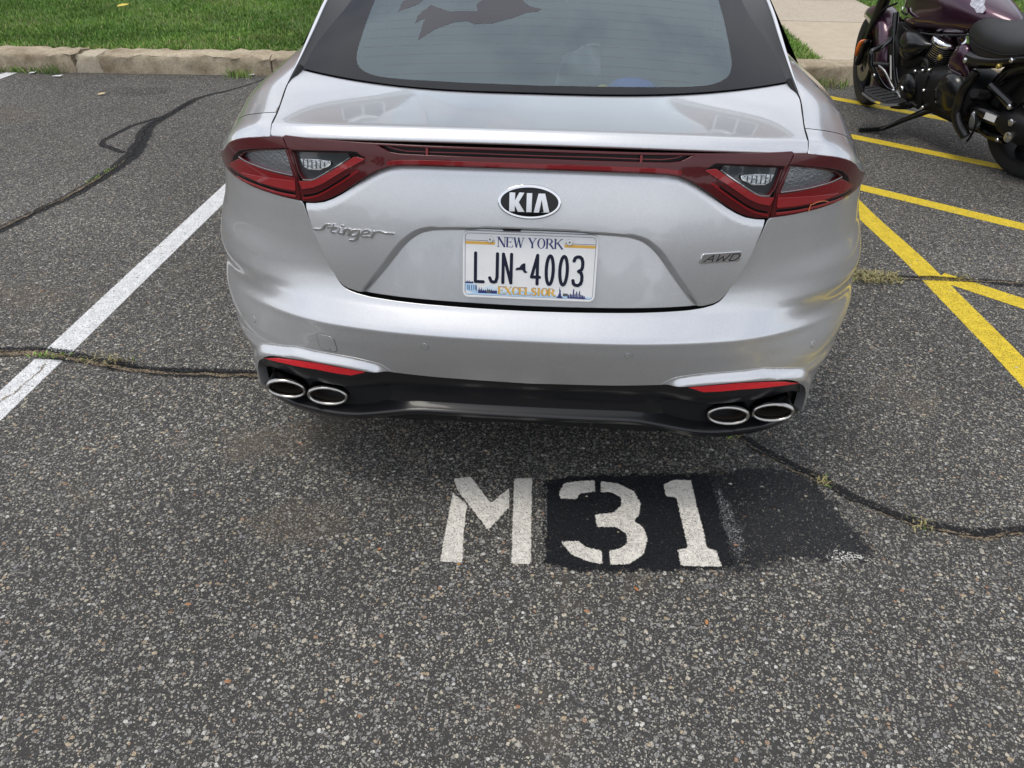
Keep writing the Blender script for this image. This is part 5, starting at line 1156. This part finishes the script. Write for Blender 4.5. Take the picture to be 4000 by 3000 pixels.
weed(-1.56, .655, .012, 60, .07, .02, 30, 'flattened weed in the sandy crack just right of the white line', mats=DRY, ry=.02, lean=2.2)
weed(-1.78, .672, .012, 50, .05, .012, 31, 'mossy growth where the crack cuts the white line', mats=GY, ry=.012, lean=1.8)
weed(-2.605, 2.52, .012, 50, .012, .012, 32, 'moss streak in the sealed crack nearest the far bay', mats=GY, ry=.10, lean=1.6)
weed(1.93, 1.60, .012, 30, .03, .014, 33, 'dry grass wisps where the crack crosses the yellow lines', mats=DRY, ry=.03, lean=2)
# loose chips of stone on the asphalt
rg = np.random.default_rng(44); n = 2600; CP = np.c_[rg.uniform(-2.6, 2.6, n), rg.uniform(-1.0, 2.6, n)]
V = []; F = []; Cm = []
for i, (x, y) in enumerate(CP):
    s_ = .0028*rg.uniform(.6, 1.9); a = rg.uniform(0, 6.3); k0 = len(V); el = rg.uniform(1, 1.8)
    for t in range(5): b = a+t*2*math.pi/5+rg.uniform(-.3, .3); V.append((x+s_*el*math.cos(b), y+s_*math.sin(b), .0005))
    V.append((x, y, .0005+s_*rg.uniform(.5, .9)))
    F += [(k0+t, k0+(t+1) % 5, k0+5) for t in range(5)]; Cm += [rg.choice(4, p=[.45, .3, .18, .07])]*5
gr = mesh_obj('loose_gravel', V, F, None, None, smooth=False, mats=[pm('chip_grey', (.24, .23, .21), .8), pm('chip_tan', (.40, .33, .23), .8), pm('chip_pale', (.50, .48, .43), .8), pm('chip_rust', (.33, .17, .09), .8)], midx=Cm)
gr['kind'] = 'stuff'; gr['label'] = 'loose stone chips scattered on the asphalt'; gr['category'] = 'gravel'
# fallen leaves and scraps
def leaf_obj(x, y, z, size, rot, col, label, curl=.3, name='fallen_leaf', cat='leaf'):
    L = [(-1, 0), (-.55, .42), (.1, .55), (.65, .3), (1, 0), (.65, -.3), (.1, -.5), (-.55, -.38)]
    V = [(0, 0, curl*.1*size)]+[(a*size, b*size, curl*size*(abs(b)+.3*a*a)) for a, b in L]; F = [(0, i+1, (i+1) % 8+1) for i in range(8)]
    o = mesh_obj(name, V, F, pm(name+'_tint', col, .7)); o.location = (x, y, z); o.rotation_euler = (.12, -.1, rot); return tag(o, label, cat)
leaf_obj(-3.575, 4.26, .008, .035, .3, (.55, .42, .24), 'pale tan leaf lying on asphalt near the dark oil stain')
leaf_obj(-4.74, 6.95, .24, .07, .8, (.62, .50, .08), 'yellow leaf lying on the lawn')
leaf_obj(-3.84, 7.43, .27, .07, 2.1, (.52, .36, .16), 'curled tan leaf on the lawn nearest the car')
leaf_obj(-6.28, 7.84, .30, .05, 1.1, (.38, .20, .08), 'brown leaf on the lawn at far left')
leaf_obj(-.374, -.134, .004, .006, .4, (.40, .15, .05), 'rusty leaf scrap left of the painted letter', curl=.2)
leaf_obj(.470, -.300, .004, .008, 1.4, (.45, .20, .07), 'orange leaf scrap below the last painted numeral', curl=.2)
leaf_obj(.306, -.214, .004, .008, 2.4, (.42, .16, .06), 'rust coloured leaf scrap below the middle painted numeral', curl=.2)
leaf_obj(-.155, -.168, .004, .006, .2, (.40, .22, .07), 'ochre leaf scrap below the painted letter', curl=.2)
def scrap(x, y, w, h, rot, label):
    o = mesh_obj('paper_scrap', [(-w, -h, 0), (w*.9, -h*1.1, .004), (w, h, .010), (-w*.8, h*.9, .002)], [(0, 1, 2, 3)], M['plate_white'], smooth=False); o.location = (x, y, .008); o.rotation_euler = (0, 0, rot); tag(o, label, 'litter')
scrap(-4.54, kb(-4.54)-.06, .03, .02, .3, 'white paper scrap at the kerb foot by the weeds'); scrap(-4.26, 4.79, .045, .016, -.1, 'flat white paper scrap on the asphalt in front of the kerb'); scrap(-2.645, kb(-2.6)-.01, .03, .02, .2, 'white paper scrap at the kerb beside the bright weed')

# ------------------------------------------------------------------ what the paint and glass mirror: a building ahead, a wood behind
def brick_mat():
    m, t, b = new_mat('red_brick'); N = t.nodes.new; K = t.links.new; g = N('ShaderNodeTexCoord'); mp_ = N('ShaderNodeMapping'); mp_.inputs['Rotation'].default_value = (R(90), 0, 0)
    w = N('ShaderNodeTexBrick'); w.inputs['Scale'].default_value = 4.2; w.inputs['Color1'].default_value = (.30, .115, .07, 1); w.inputs['Color2'].default_value = (.22, .085, .055, 1); w.inputs['Mortar'].default_value = (.36, .32, .27, 1)
    K(g.outputs['Object'], mp_.inputs[0]); K(mp_.outputs[0], w.inputs['Vector']); K(w.outputs[0], b.inputs['Base Color']); b.inputs['Roughness'].default_value = .9; return m
M['brick'] = brick_mat(); M['white_trim'] = pm('white_trim', (.72, .72, .70), .6); M['roof'] = pm('grey_shingle', (.10, .10, .105), .9, noise=(3, .3)); M['pane'] = pm('window_pane', (.02, .025, .03), .05)
BL = empty('building', 'brick building with white window frames mirrored in the silver boot deck', 'building', (1.5, 20, .6))
def bbox(name, lo, hi, mat, parent):
    x0, y0, z0 = lo; x1, y1, z1 = hi
    return mesh_obj(name, [(x, y, z) for x in (x0, x1) for y in (y0, y1) for z in (z0, z1)], [(0, 1, 3, 2), (4, 6, 7, 5), (0, 4, 5, 1), (2, 3, 7, 6), (0, 2, 6, 4), (1, 5, 7, 3)], mat, parent, smooth=False)
bbox('wall', (-24, 0, -.6), (24, 11, 7.0), M['brick'], BL)
mesh_obj('roof', [(-24.6, -.6, 7.02), (24.6, -.6, 7.02), (24.6, 11.6, 7.02), (-24.6, 11.6, 7.02), (-23, 5.5, 9.0), (23, 5.5, 9.0)], [(0, 1, 5, 4), (2, 3, 4, 5), (1, 2, 5), (3, 0, 4), (3, 2, 1, 0)], M['roof'], BL, smooth=False)
bbox('cornice', (-24.4, -.45, 6.65), (24.4, -.01, 7.0), M['white_trim'], BL)
for x in (-19, -15.5, -11, -7.5, -4.2, 4.2, 7.5, 11, 15.5, 19):
    for z in (.9, 3.0, 5.0):
        f = bbox('window', (x-.75, -.09, z-.1), (x+.75, -.005, z+1.4), M['white_trim'], BL)
        for dx in (-.36, .36): bbox('pane', (x+dx-.31, -.11, z), (x+dx+.31, -.092, z+1.3), M['pane'], f)
d_ = bbox('doorway', (-1.6, -.9, -.6), (1.6, -.005, 3.0), M['white_trim'], BL); bbox('door', (-.9, -.93, -.5), (.9, -.902, 2.2), M['pane'], d_)
bbox('porch_canopy', (-2.2, -1.3, 3.02), (2.2, -.004, 3.25), M['white_trim'], BL)
rg = np.random.default_rng(77); V = []; F = []; mi = []
for i in range(70):
    cx = rg.uniform(-85, 85); cy = -66-rg.uniform(0, 14); hh = rg.uniform(3.5, 7.5); rr = rg.uniform(2.6, 4.6)
    for j in range(130):
        u = rg.normal(size=3); u /= np.linalg.norm(u); q = rg.uniform(.45, 1)**.5; c = np.array([cx, cy, hh*.56])+u*np.array([rr, rr, hh*.46])*q
        a = rg.normal(size=3); a /= np.linalg.norm(a); b = np.cross(a, rg.normal(size=3)); b /= np.linalg.norm(b); s_ = rg.uniform(.5, 1.1); k0 = len(V)
        V += [c+a*s_, c+b*s_, c-a*s_, c-b*s_]; F.append((k0, k0+1, k0+2, k0+3)); mi.append(int(rg.integers(0, 3)))
wd_ = mesh_obj('far_wood', V, F, None, None, smooth=False, mats=[pm('foliage_%s' % n_, c_, .8) for n_, c_ in (('dark', (.022, .04, .014)), ('mid', (.04, .065, .02)), ('light', (.065, .09, .03)))], midx=mi)
wd_['kind'] = 'stuff'; wd_['label'] = 'row of trees across the lot, mirrored in the tailgate'; wd_['category'] = 'trees'

# ------------------------------------------------------------------ motorcycle (x forward, y to its left, z up; origin under the rear axle)
M['b_gloss'] = pm('motorcycle_gloss_black', (.005, .005, .0055), rough=.26, coat=.35, coat_rough=.08, spec=.4)
M['b_satin'] = pm('motorcycle_satin_black', (.007, .007, .0075), rough=.48, spec=.28)
M['b_purple'] = pm('dark_purple_metallic', (.050, .014, .034), rough=.30, metal=.6, coat=1, coat_rough=.03)
M['b_seat'] = pm('black_seat_vinyl', (.016, .016, .017), rough=.55, bump=(500, .0006, .4))
M['b_fin'] = pm('bright_fin_edge', (.55, .55, .55), rough=.3, metal=1)
M['b_amber'] = pm('amber_lens', (.70, .16, .02), rough=.25, coat=.8)
M['b_sticker'] = pm('white_sticker', (.72, .72, .70), rough=.5)
M['b_brass'] = pm('brass_fitting', (.60, .46, .12), rough=.3, metal=.8)
M['b_tyre'] = pm('motorcycle_tyre', (.015, .015, .015), rough=.8, bump=(90, .003, .4))
M['b_pad'] = pm('ribbed_footboard_rubber', (.014, .014, .014), rough=.6)
M['b_rotor'] = pm('brake_rotor_steel', (.42, .41, .38), rough=.35, metal=1, noise=(50, .2))
M['b_shift'] = pm('dull_lever_steel', (.25, .25, .25), rough=.35, metal=1)
M['b_decal'] = pm('silver_tank_print', (.50, .48, .52), rough=.25, metal=.8, coat=1, noise=(60, .5))
BK = empty('motorcycle', 'dark purple and black cruiser motorcycle leaning on its kickstand at the kerb', 'motorcycle')
_h = Vector((-.41, 1.67, 0)).normalized(); _lf = Vector((-_h.y, _h.x, 0)); _a = R(8)
_U = _lf*math.sin(_a)+Vector((0, 0, 1))*math.cos(_a); _L = _lf*math.cos(_a)-Vector((0, 0, 1))*math.sin(_a)
BK.matrix_world = Matrix.Translation((2.95, 3.02, 0)) @ Matrix((_h, _L, _U)).transposed().to_4x4()
def bt(name, P, r, mat, n=10, sm=.02, parent=None): return tube(name, P, r, M[mat], parent or BK, n, sm=sm if len(P) > 2 else None)
def loft(name, secs, mat, parent=None, n=20, sharp=45, smx=3):
    """closed cross-sections (x, y-centre, z-centre, half-width, half-height, power) joined along x"""
    S_ = np.array(secs, float); t = np.linspace(0, 1, len(S_)); tt = np.linspace(0, 1, (len(S_)-1)*smx+1); S2 = np.stack([pchip(t, S_[:, k])(tt) for k in range(S_.shape[1])], 1)
    V = []; F = []
    for x, yc, zc_, w, h, p in S2:
        for i in range(n):
            a = 2*math.pi*i/n; c, s_ = math.cos(a), math.sin(a); V.append((x, yc+w*math.copysign(abs(c)**(2/p), c), zc_+h*math.copysign(abs(s_)**(2/p), s_)))
    for i in range(len(S2)-1):
        for j in range(n): a = i*n+j; b = i*n+(j+1) % n; F.append((a, b, b+n, a+n))
    F += [tuple(range(n-1, -1, -1)), tuple(range((len(S2)-1)*n, len(S2)*n))]
    o = mesh_obj(name, V, F, M[mat], parent or BK); o.data.set_sharp_from_angle(angle=R(sharp)); return o
def lathe_y(name, prof, c, mat, parent=None, n=36, steer=0.0, sharp=40):
    """profile (radius, y) turned about an axis along y through c"""
    V = []; F = []; cs, sn = math.cos(steer), math.sin(steer)
    for r_, y in prof:
        for i in range(n):
            a = 2*math.pi*i/n; x, yy, z = r_*math.cos(a), y, r_*math.sin(a); V.append((c[0]+x*cs-yy*sn, c[1]+x*sn+yy*cs, c[2]+z))
    for j in range(len(prof)-1):
        for i in range(n): a = j*n+i; b = j*n+(i+1) % n; F.append((a, a+n, b+n, b))
    o = mesh_obj(name, V, F, M[mat], parent or BK); o.data.set_sharp_from_angle(angle=R(sharp)); return o
def bolt(x, y, z, r=.013, mat='chrome', parent=None):
    lathe_y('bolt', [(.0001, .012), (r*.6, .011), (r, .005), (r, 0), (r, -.01)], (x, y, z), mat, parent, 12)
def wheel(name, x, rad, wid, steer, disc_side):
    c = (x, 0, rad)
    pr = [(rad-.095, wid*.42), (rad-.05, wid*.50), (rad-.022, wid*.44), (rad-.006, wid*.24), (rad, 0), (rad-.006, -wid*.24), (rad-.022, -wid*.44), (rad-.05, -wid*.50), (rad-.095, -wid*.42)]
    w = lathe_y(name, pr, c, 'b_tyre', None, 56, steer)
    lathe_y('wheel_rim', [(rad-.094, wid*.43), (rad-.110, wid*.40), (rad-.120, wid*.2), (rad-.120, -wid*.2), (rad-.110, -wid*.40), (rad-.094, -wid*.43)], c, 'b_satin', w, 48, steer)
    lathe_y('hub', [(.001, .07), (.045, .07), (.05, .05), (.05, -.05), (.001, -.07)], c, 'b_satin', w, 20, steer)
    bm = bmesh.new()
    for i in range(5):
        v = bmesh.ops.create_cube(bm, size=1)['verts']
        for q in v: q.co = Vector((q.co.x*.045*(1-.3*q.co.z), q.co.y*.035, q.co.z*(rad-.14)+.5*(rad-.10)))
        bmesh.ops.rotate(bm, cent=(0, 0, 0), matrix=Matrix.Rotation(2*math.pi*i/5+.3, 3, 'Y'), verts=v)
    bmesh.ops.rotate(bm, cent=(0, 0, 0), matrix=Matrix.Rotation(steer, 3, 'Z'), verts=bm.verts); bmesh.ops.translate(bm, vec=c, verts=bm.verts)
    bm_obj('spokes', bm, M['b_satin'], w)
    if disc_side:
        d = .075; lathe_y('brake_rotor', [(.085, d-.003), (.150, d-.003), (.150, d+.003), (.085, d+.003), (.085, d-.003)], c, 'b_rotor', w, 40, steer)
        bm = bmesh.new()
        for i in range(5):
            v = bmesh.ops.create_cube(bm, size=1)['verts']
            for q in v: q.co = Vector((q.co.x*.016, q.co.y*.006+d, q.co.z*.06+.065))
            bmesh.ops.rotate(bm, cent=(0, 0, 0), matrix=Matrix.Rotation(2*math.pi*i/5, 3, 'Y'), verts=v)
        bmesh.ops.rotate(bm, cent=(0, 0, 0), matrix=Matrix.Rotation(steer, 3, 'Z'), verts=bm.verts); bmesh.ops.translate(bm, vec=c, verts=bm.verts); bm_obj('rotor_arms', bm, M['b_rotor'], w)
    return w
ST_ = R(-16); FX = 1.720
wheel('front_wheel', FX, .335, .135, ST_, True); wheel('rear_wheel', .06, .335, .185, 0, False)
lathe_y('final_drive', [(.001, .145), (.05, .143), (.10, .125), (.125, .09), (.125, .04)], (.05, 0, .335), 'b_gloss', None, 30)
# front fender: arc over the wheel
def fender(name, cx, cz, r_, w, a0, a1, mat, steer, skirt=.11, taper=.6):
    V = []; F = []; m = 26; k = 11; cs, sn = math.cos(steer), math.sin(steer)
    for i in range(m):
        t = i/(m-1); a = R(a0+(a1-a0)*t); ww = w*(1-.12*abs(2*t-1)**3)
        for j in range(k):
            s_ = 2*j/(k-1)-1; rr = r_-skirt*(abs(s_)**3.2)*(1-.5*abs(2*t-1)**4); x = rr*math.cos(a); z = rr*math.sin(a); y = ww*math.sin(s_*math.pi/2)
            V.append((cx+x*cs-y*sn, x*sn+y*cs, cz+z))
    for i in range(m-1):
        for j in range(k-1): a = i*k+j; F.append((a, a+k, a+k+1, a+1))
    o = mesh_obj(name, V, F, M[mat], BK); md = o.modifiers.new('thickness', 'SOLIDIFY'); md.thickness = .006; return o
fender('front_fender', FX, .335, .372, .088, 62, 212, 'b_purple', ST_)
fender('rear_fender', .05, .335, .385, .125, 10, 150, 'b_gloss', 0)
# forks
ax = Vector((FX, 0, .335)); cs, sn = math.cos(ST_), math.sin(ST_)
for s in (1, -1):
    o_ = Vector((-sn*.105*s, cs*.105*s, 0)); top = Vector((1.47, 0, .98))+o_; bot = ax+o_+Vector((.01, 0, -.01))
    bt('fork_leg', [tuple(bot), tuple(bot.lerp(top, .30)), tuple(bot.lerp(top, .32)), tuple(top)], np.r_[.034, .036, .043, .045], 'b_gloss', 14, .05)
o_ = Vector((-sn*.10, cs*.10, 0))
box('brake_caliper', (-.05, -.025, -.055), (.05, .025, .055), M['b_gloss'], BK, .014).location = ax+o_+Vector((-.075, .0, .115))
bt('brake_hose', [(1.43, .10, .78), (1.55, .12, .72), (1.62, .14, .60), (1.655, .14, .50), (1.63, .12, .44)], .0075, 'b_satin')
ts = loft('turn_signal', [(1.585, .17, .505, .02, .012, 2.5), (1.60, .17, .475, .034, .05, 2.6), (1.63, .17, .42, .036, .055, 2.6), (1.655, .17, .36, .03, .03, 2.5)], 'b_gloss')
loft('signal_lens', [(1.622, .172, .512, .028, .004, 3), (1.640, .180, .470, .034, .045, 3), (1.650, .184, .445, .034, .04, 3), (1.655, .184, .41, .028, .01, 3)], 'b_amber', ts)
# tank
tk = loft('fuel_tank', [(1.345, 0, .770, .045, .070, 2.3), (1.33, 0, .775, .105, .112, 2.8), (1.25, 0, .785, .155, .140, 3), (1.10, 0, .798, .182, .155, 3.1), (.92, 0, .812, .184, .150, 3.1), (.74, 0, .806, .162, .120, 2.9), (.58, 0, .796, .122, .082, 2.5), (.44, 0, .780, .06, .045, 2), (.40, 0, .772, .02, .02, 2)], 'b_purple', n=44, smx=6)
tube('tank_seam', [(1.31, .125, .680), (1.15, .178, .665), (.92, .184, .680), (.72, .158, .705), (.55, .112, .728)], .006, M['b_gloss'], tk, 8, sm=.03)
# winged tank badge, laid on the flank
def on_tank(P, lift=0): return [(x, float(pchip([1.0, 1.10, 1.25, 1.33], [.183, .183, .157, .112])(x))+.001+lift, z) for x, z in P]
def slab3(name, P, mat, parent, th=.006, nrm=(0, 1, .15)):
    """small raised plate: polygon of 3-D points thickened along nrm"""
    n = Vector(nrm).normalized()*th; k = len(P); V = [tuple(p) for p in P]+[tuple(Vector(p)+n) for p in P]
    F = [tuple(range(k-1, -1, -1)), tuple(range(k, 2*k))]+[(i, (i+1) % k, k+(i+1) % k, k+i) for i in range(k)]
    bm = bmesh.new(); vs = [bm.verts.new(v) for v in V]
    for f in F: bm.faces.new([vs[i] for i in f])
    return bm_obj(name, bm, M[mat], parent, sharp=30)
em = slab3('tank_badge', on_tank([(1.325, .775), (1.27, .768), (1.245, .790), (1.205, .792), (1.185, .772), (1.09, .752), (1.18, .742), (1.21, .722), (1.245, .716), (1.27, .744), (1.315, .752)], .006), 'chrome', tk, .009)
slab3('badge_bar', on_tank([(1.285, .764), (1.19, .764), (1.19, .750), (1.285, .750)], .017), 'badge_dark', em, .003)
slab3('tank_decal', [(.70, .118, .905), (.66, .105, .925), (.61, .100, .912), (.60, .108, .885), (.57, .112, .868), (.575, .122, .845), (.62, .128, .842), (.645, .130, .862), (.69, .130, .872)], 'b_decal', tk, .0025, (-.25, .7, .6))
# seat
loft('seat', [(.675, 0, .740, .085, .05, 2.4), (.64, 0, .735, .130, .085, 2.6), (.54, 0, .712, .168, .125, 2.8), (.42, 0, .695, .190, .118, 3), (.28, 0, .695, .192, .102, 3), (.12, 0, .725, .182, .085, 2.9), (-.02, 0, .770, .165, .075, 2.6), (-.12, 0, .800, .13, .05, 2.4)], 'b_seat', n=36, smx=5)
tube('seat_piping', [(.650, .118, .735), (.56, .170, .705), (.43, .196, .690), (.29, .198, .685), (.13, .188, .715), (0, .170, .760)], .005, M['b_satin'], BK, 6, sm=.03)
fr_ = loft('frame_rail', [(.60, .10, .60, .085, .055, 2.6), (.50, .11, .60, .085, .05, 2.6), (.34, .115, .625, .085, .040, 2.6), (.18, .115, .670, .080, .032, 2.6), (0, .11, .715, .075, .03, 2.6), (-.12, .10, .73, .06, .03, 2.6)], 'b_gloss')
bolt(.540, .190, .597, .017, 'chrome', fr_); bolt(.176, .196, .673, .014, 'chrome', fr_)
# side cover and its badge
scv = loft('side_cover', [(.700, .135, .545, .03, .03, 2.4), (.67, .15, .560, .048, .070, 2.4), (.62, .152, .580, .050, .095, 2.4), (.565, .150, .570, .046, .090, 2.4), (.525, .148, .515, .034, .045, 2.4), (.505, .14, .488, .012, .015, 2)], 'b_purple', n=26)
slab3('cover_badge', [(.655, .196, .518), (.552, .190, .504), (.555, .190, .480), (.650, .194, .493)], 'chrome', scv, .006); slab3('badge_face', [(.650, .2025, .513), (.557, .1965, .500), (.559, .1965, .484), (.646, .2005, .497)], 'badge_dark', scv, .002)
def seg3(P, w=.0035): tube('badge_character', [(.644-u*.080, .2055-u*.0045, .498+.0115*v-u*.0125) for u, v in P], w*.5, M['chrome'], scv, 5)
seg3([(.20, .85), (.05, .95), (0, .5), (.05, .05), (.20, .12)]); seg3([(.62, .5), (.40, .5), (.40, 1), (.62, 1), (.62, 0), (.42, 0)]); seg3([(.78, 0), (.78, 1), (1, 1), (1, 0), (.78, 0)])
# engine
def cylinder(name, base, tip_, r_, ncount, parent=None):
    b, t = Vector(base), Vector(tip_); d = (t-b).normalized(); u = d.cross(Vector((0, 1, 0))).normalized(); v = d.cross(u)
    c = tube(name, [tuple(b), tuple(t)], r_*.80, M['b_satin'], BK, 24)
    L_n = (t-b).length
    for i in range(ncount):
        p = b+d*L_n*(.04+.74*i/(ncount-1)); rr = r_*(1.0+.02*math.sin(i))
        f = tube('cooling_fin', [tuple(p), tuple(p+d*.0075)], rr, M['b_satin'], c, 28); tube('fin_edge', [tuple(p+d*.0028), tuple(p+d*.0062)], rr*1.012, M['b_fin'], f, 28)
    tube('cylinder_head', [tuple(t-d*L_n*.16), tuple(t-d*L_n*.14), tuple(t-d*.012), tuple(t)], np.array([r_*.95, r_*1.04, r_*1.04, r_*.9]), M['chrome'], c, 28)
    return c
cylinder('engine_cylinder', (.925, .080, .455), (.835, .095, .672), .098, 14)
cylinder('engine_cylinder', (.98, -.02, .43), (1.13, -.02, .665), .088, 10)
ac = loft('air_cleaner', [(1.20, .10, .59, .03, .04, 2.2), (1.16, .15, .59, .07, .085, 2.3), (1.06, .18, .585, .08, .095, 2.2), (.97, .185, .60, .065, .065, 2.2), (.90, .185, .615, .035, .025, 2.1), (.875, .185, .62, .01, .01, 2)], 'b_gloss', n=28, smx=5)
loft('air_cleaner_body', [(1.17, .12, .50, .05, .07, 2.4), (1.10, .15, .50, .06, .08, 2.4), (1.00, .14, .50, .055, .06, 2.4), (.95, .12, .51, .03, .03, 2.2)], 'b_satin', ac)
loft('chrome_intake', [(1.19, .09, .70, .02, .02, 2.4), (1.14, .10, .695, .05, .03, 3), (1.05, .10, .69, .05, .03, 3), (1.01, .09, .69, .02, .02, 2.4)], 'chrome')
ec = loft('engine_case', [(1.06, .03, .36, .10, .09, 2.8), (1.02, .06, .36, .155, .125, 3), (.88, .07, .36, .165, .135, 3.2), (.72, .08, .37, .165, .150, 3.2), (.58, .08, .37, .165, .155, 3), (.45, .07, .36, .155, .13, 2.8), (.40, .05, .34, .10, .09, 2.4)], 'b_satin', n=32)
lathe_y('alternator_cover', [(.0005, .272), (.03, .271), (.075, .262), (.094, .245), (.098, .20)], (.955, 0, .340), 'b_gloss', ec, 36)
lathe_y('cover_medallion', [(.0005, .281), (.020, .280), (.023, .275), (.023, .26)], (.970, 0, .338), 'chrome', ec, 24)
lathe_y('clutch_cover', [(.0005, .258), (.055, .256), (.095, .248), (.116, .230), (.122, .20)], (.580, 0, .395), 'b_gloss', ec, 40)
loft('crankcase_rib', [(.80, .236, .30, .008, .05, 2.4), (.785, .240, .36, .008, .09, 2.4), (.77, .238, .42, .008, .05, 2.4)], 'b_satin', ec)
for x, y, z in ((.775, .245, .372), (.755, .24, .268), (.470, .235, .440), (.93, .22, .455), (.86, .22, .475), (.80, .22, .49)): bolt(x, y, z, .011, 'chrome', ec)
bolt(.81, .16, .555, .020, 'b_brass', ec); bolt(.255, .20, .625, .014, 'b_brass')
bt('oil_pipe', [(.93, .18, .53), (.88, .20, .53), (.85, .20, .50), (.84, .20, .45)], .016, 'b_satin')
loft('belly', [(1.0, .02, .235, .10, .03, 3), (.80, .03, .222, .12, .035, 3), (.50, .03, .215, .12, .035, 3), (.36, .03, .205, .09, .03, 3)], 'b_satin')
# radiator, down tube, guard
loft('radiator', [(1.42, 0, .62, .13, .03, 4), (1.37, 0, .52, .14, .12, 5), (1.28, 0, .40, .14, .12, 5), (1.24, 0, .30, .13, .03, 4)], 'b_satin')
bt('down_tube', [(1.42, .10, .72), (1.33, .13, .50), (1.22, .14, .30), (1.12, .13, .215), (.95, .12, .20)], .021, 'b_gloss')
slab3('guard_sticker', [(1.318, .158, .47), (1.300, .158, .47), (1.235, .166, .32), (1.253, .166, .32)], 'b_sticker', BK, .001)
bt('engine_guard', [(1.39, .10, .575), (1.33, .20, .552), (1.27, .30, .540), (1.265, .345, .530), (1.255, .345, .47), (1.225, .32, .40), (1.205, .28, .33), (1.195, .22, .27), (1.17, .14, .23)], .020, 'b_gloss', 12)
bolt(1.21, .325, .385, .012)
# footboard, shifter, stand, pegs
fb = []
for x, y in ((1.165, .34), (1.175, .42), (1.10, .475), (.95, .495), (.83, .470), (.80, .40), (.81, .33), (1.0, .315)): fb.append((x, y, .292+.05*(x-.8)))
fbo = slab3('footboard', fb, 'chrome', BK, .016, (0, 0, 1))
c_ = Vector((.985, .405, 0)); slab3('rubber_pad', [(c_.x+(x-c_.x)*.91, c_.y+(y-c_.y)*.88, z+.0165) for x, y, z in fb], 'b_pad', fbo, .006, (0, 0, 1))
for i in range(6): x = 1.12-.055*i; tube('pad_rib', [(x, .345, .316+.05*(x-.8)), (x+.005, .455, .316+.05*(x-.8))], .0035, M['b_satin'], fbo, 6)
bt('footboard_bracket', [(.86, .25, .25), (.84, .34, .265), (.86, .40, .278)], .018, 'b_satin')
bt('shifter', [(1.175, .33, .455), (1.125, .325, .440), (1.00, .31, .345), (.93, .315, .325), (.87, .33, .292)], .009, 'b_shift'); bt('shifter_pad', [(1.205, .345, .462), (1.150, .275, .455)], .018, 'b_satin')
bolt(.965, .33, .335, .018)
foot_w = Vector((2.209, 3.871, .018)); iv = BK.matrix_world.inverted(); ft = iv @ foot_w; f2 = iv @ Vector((2.36, 3.90, .022))
bt('kickstand', [(.80, .13, .225), tuple(Vector((.80, .13, .225)).lerp(f2, .5)), tuple(f2), tuple(ft)], np.r_[.024, .019, .016, .014], 'b_gloss', 10)
bt('stand_spring', [(.83, .16, .22), tuple(Vector((.80, .13, .20)).lerp(f2, .4))], .009, 'b_satin')
bt('frame_tube', [(.415, .20, .560), (.430, .22, .50), (.452, .232, .42), (.452, .235, .33), (.420, .23, .26), (.345, .215, .19)], .031, 'b_gloss', 12); bolt(.415, .222, .528, .019); bolt(.365, .225, .195, .015)
bt('passenger_peg', [(.285, .20, .455), (.235, .33, .500)], .026, 'b_satin', 14); bt('peg_bracket', [(.40, .18, .40), (.32, .21, .44), (.285, .22, .455)], .015, 'b_gloss')
bt('swingarm', [(.45, .14, .335), (.28, .15, .335), (.10, .15, .335)], .050, 'b_gloss', 18); slab3('shaft_sticker', [(.255, .196, .362), (.165, .196, .362), (.165, .203, .325), (.255, .203, .325)], 'b_sticker', BK, .002, (0, 1, .2))
loft('shaft_housing', [(.16, .14, .335, .055, .065, 2.6), (.08, .145, .335, .065, .08, 2.6), (-.02, .145, .32, .06, .085, 2.6), (-.10, .14, .32, .03, .04, 2.4)], 'b_satin')
bolt(.035, .21, .365, .021, 'stainless'); bolt(.02, .215, .285, .030, 'stainless'); bolt(.085, .205, .44, .016)
bt('shock_absorber', [(.30, .17, .50), (.085, .19, .44)], .026, 'b_gloss', 14); bt('lower_link', [(.40, .12, .24), (.24, .13, .215), (.10, .15, .235)], .028, 'b_gloss'); bolt(.115, .19, .235, .013)
bt('hose', [(.33, .20, .33), (.30, .205, .28), (.315, .205, .20), (.335, .205, .16)], .007, 'b_satin'); loft('reservoir', [(.365, .185, .31, .02, .03, 2.6), (.34, .19, .29, .03, .055, 2.8), (.31, .185, .27, .02, .03, 2.6)], 'lamp_grey')
# bars and headlamp above the frame of the photograph
bt('handlebar', [(1.33, .42, 1.06), (1.38, .30, 1.10), (1.45, .10, 1.06), (1.47, -.10, 1.06), (1.44, -.30, 1.10), (1.42, -.42, 1.06)], .014, 'chrome')
loft('headlamp', [(1.58, 0, .90, .05, .05, 2), (1.62, 0, .90, .09, .09, 2), (1.70, 0, .90, .10, .10, 2), (1.73, 0, .90, .095, .095, 2)], 'chrome')
for s in (1, -1): bt('exhaust_silencer', [(1.0, -.16, .25), (.5, -.20, .24), (-.2, -.22, .30+.12*(s > 0)), (-.45, -.22, .32+.12*(s > 0))], np.r_[.03, .045, .05, .05], 'chrome', 14, .06)
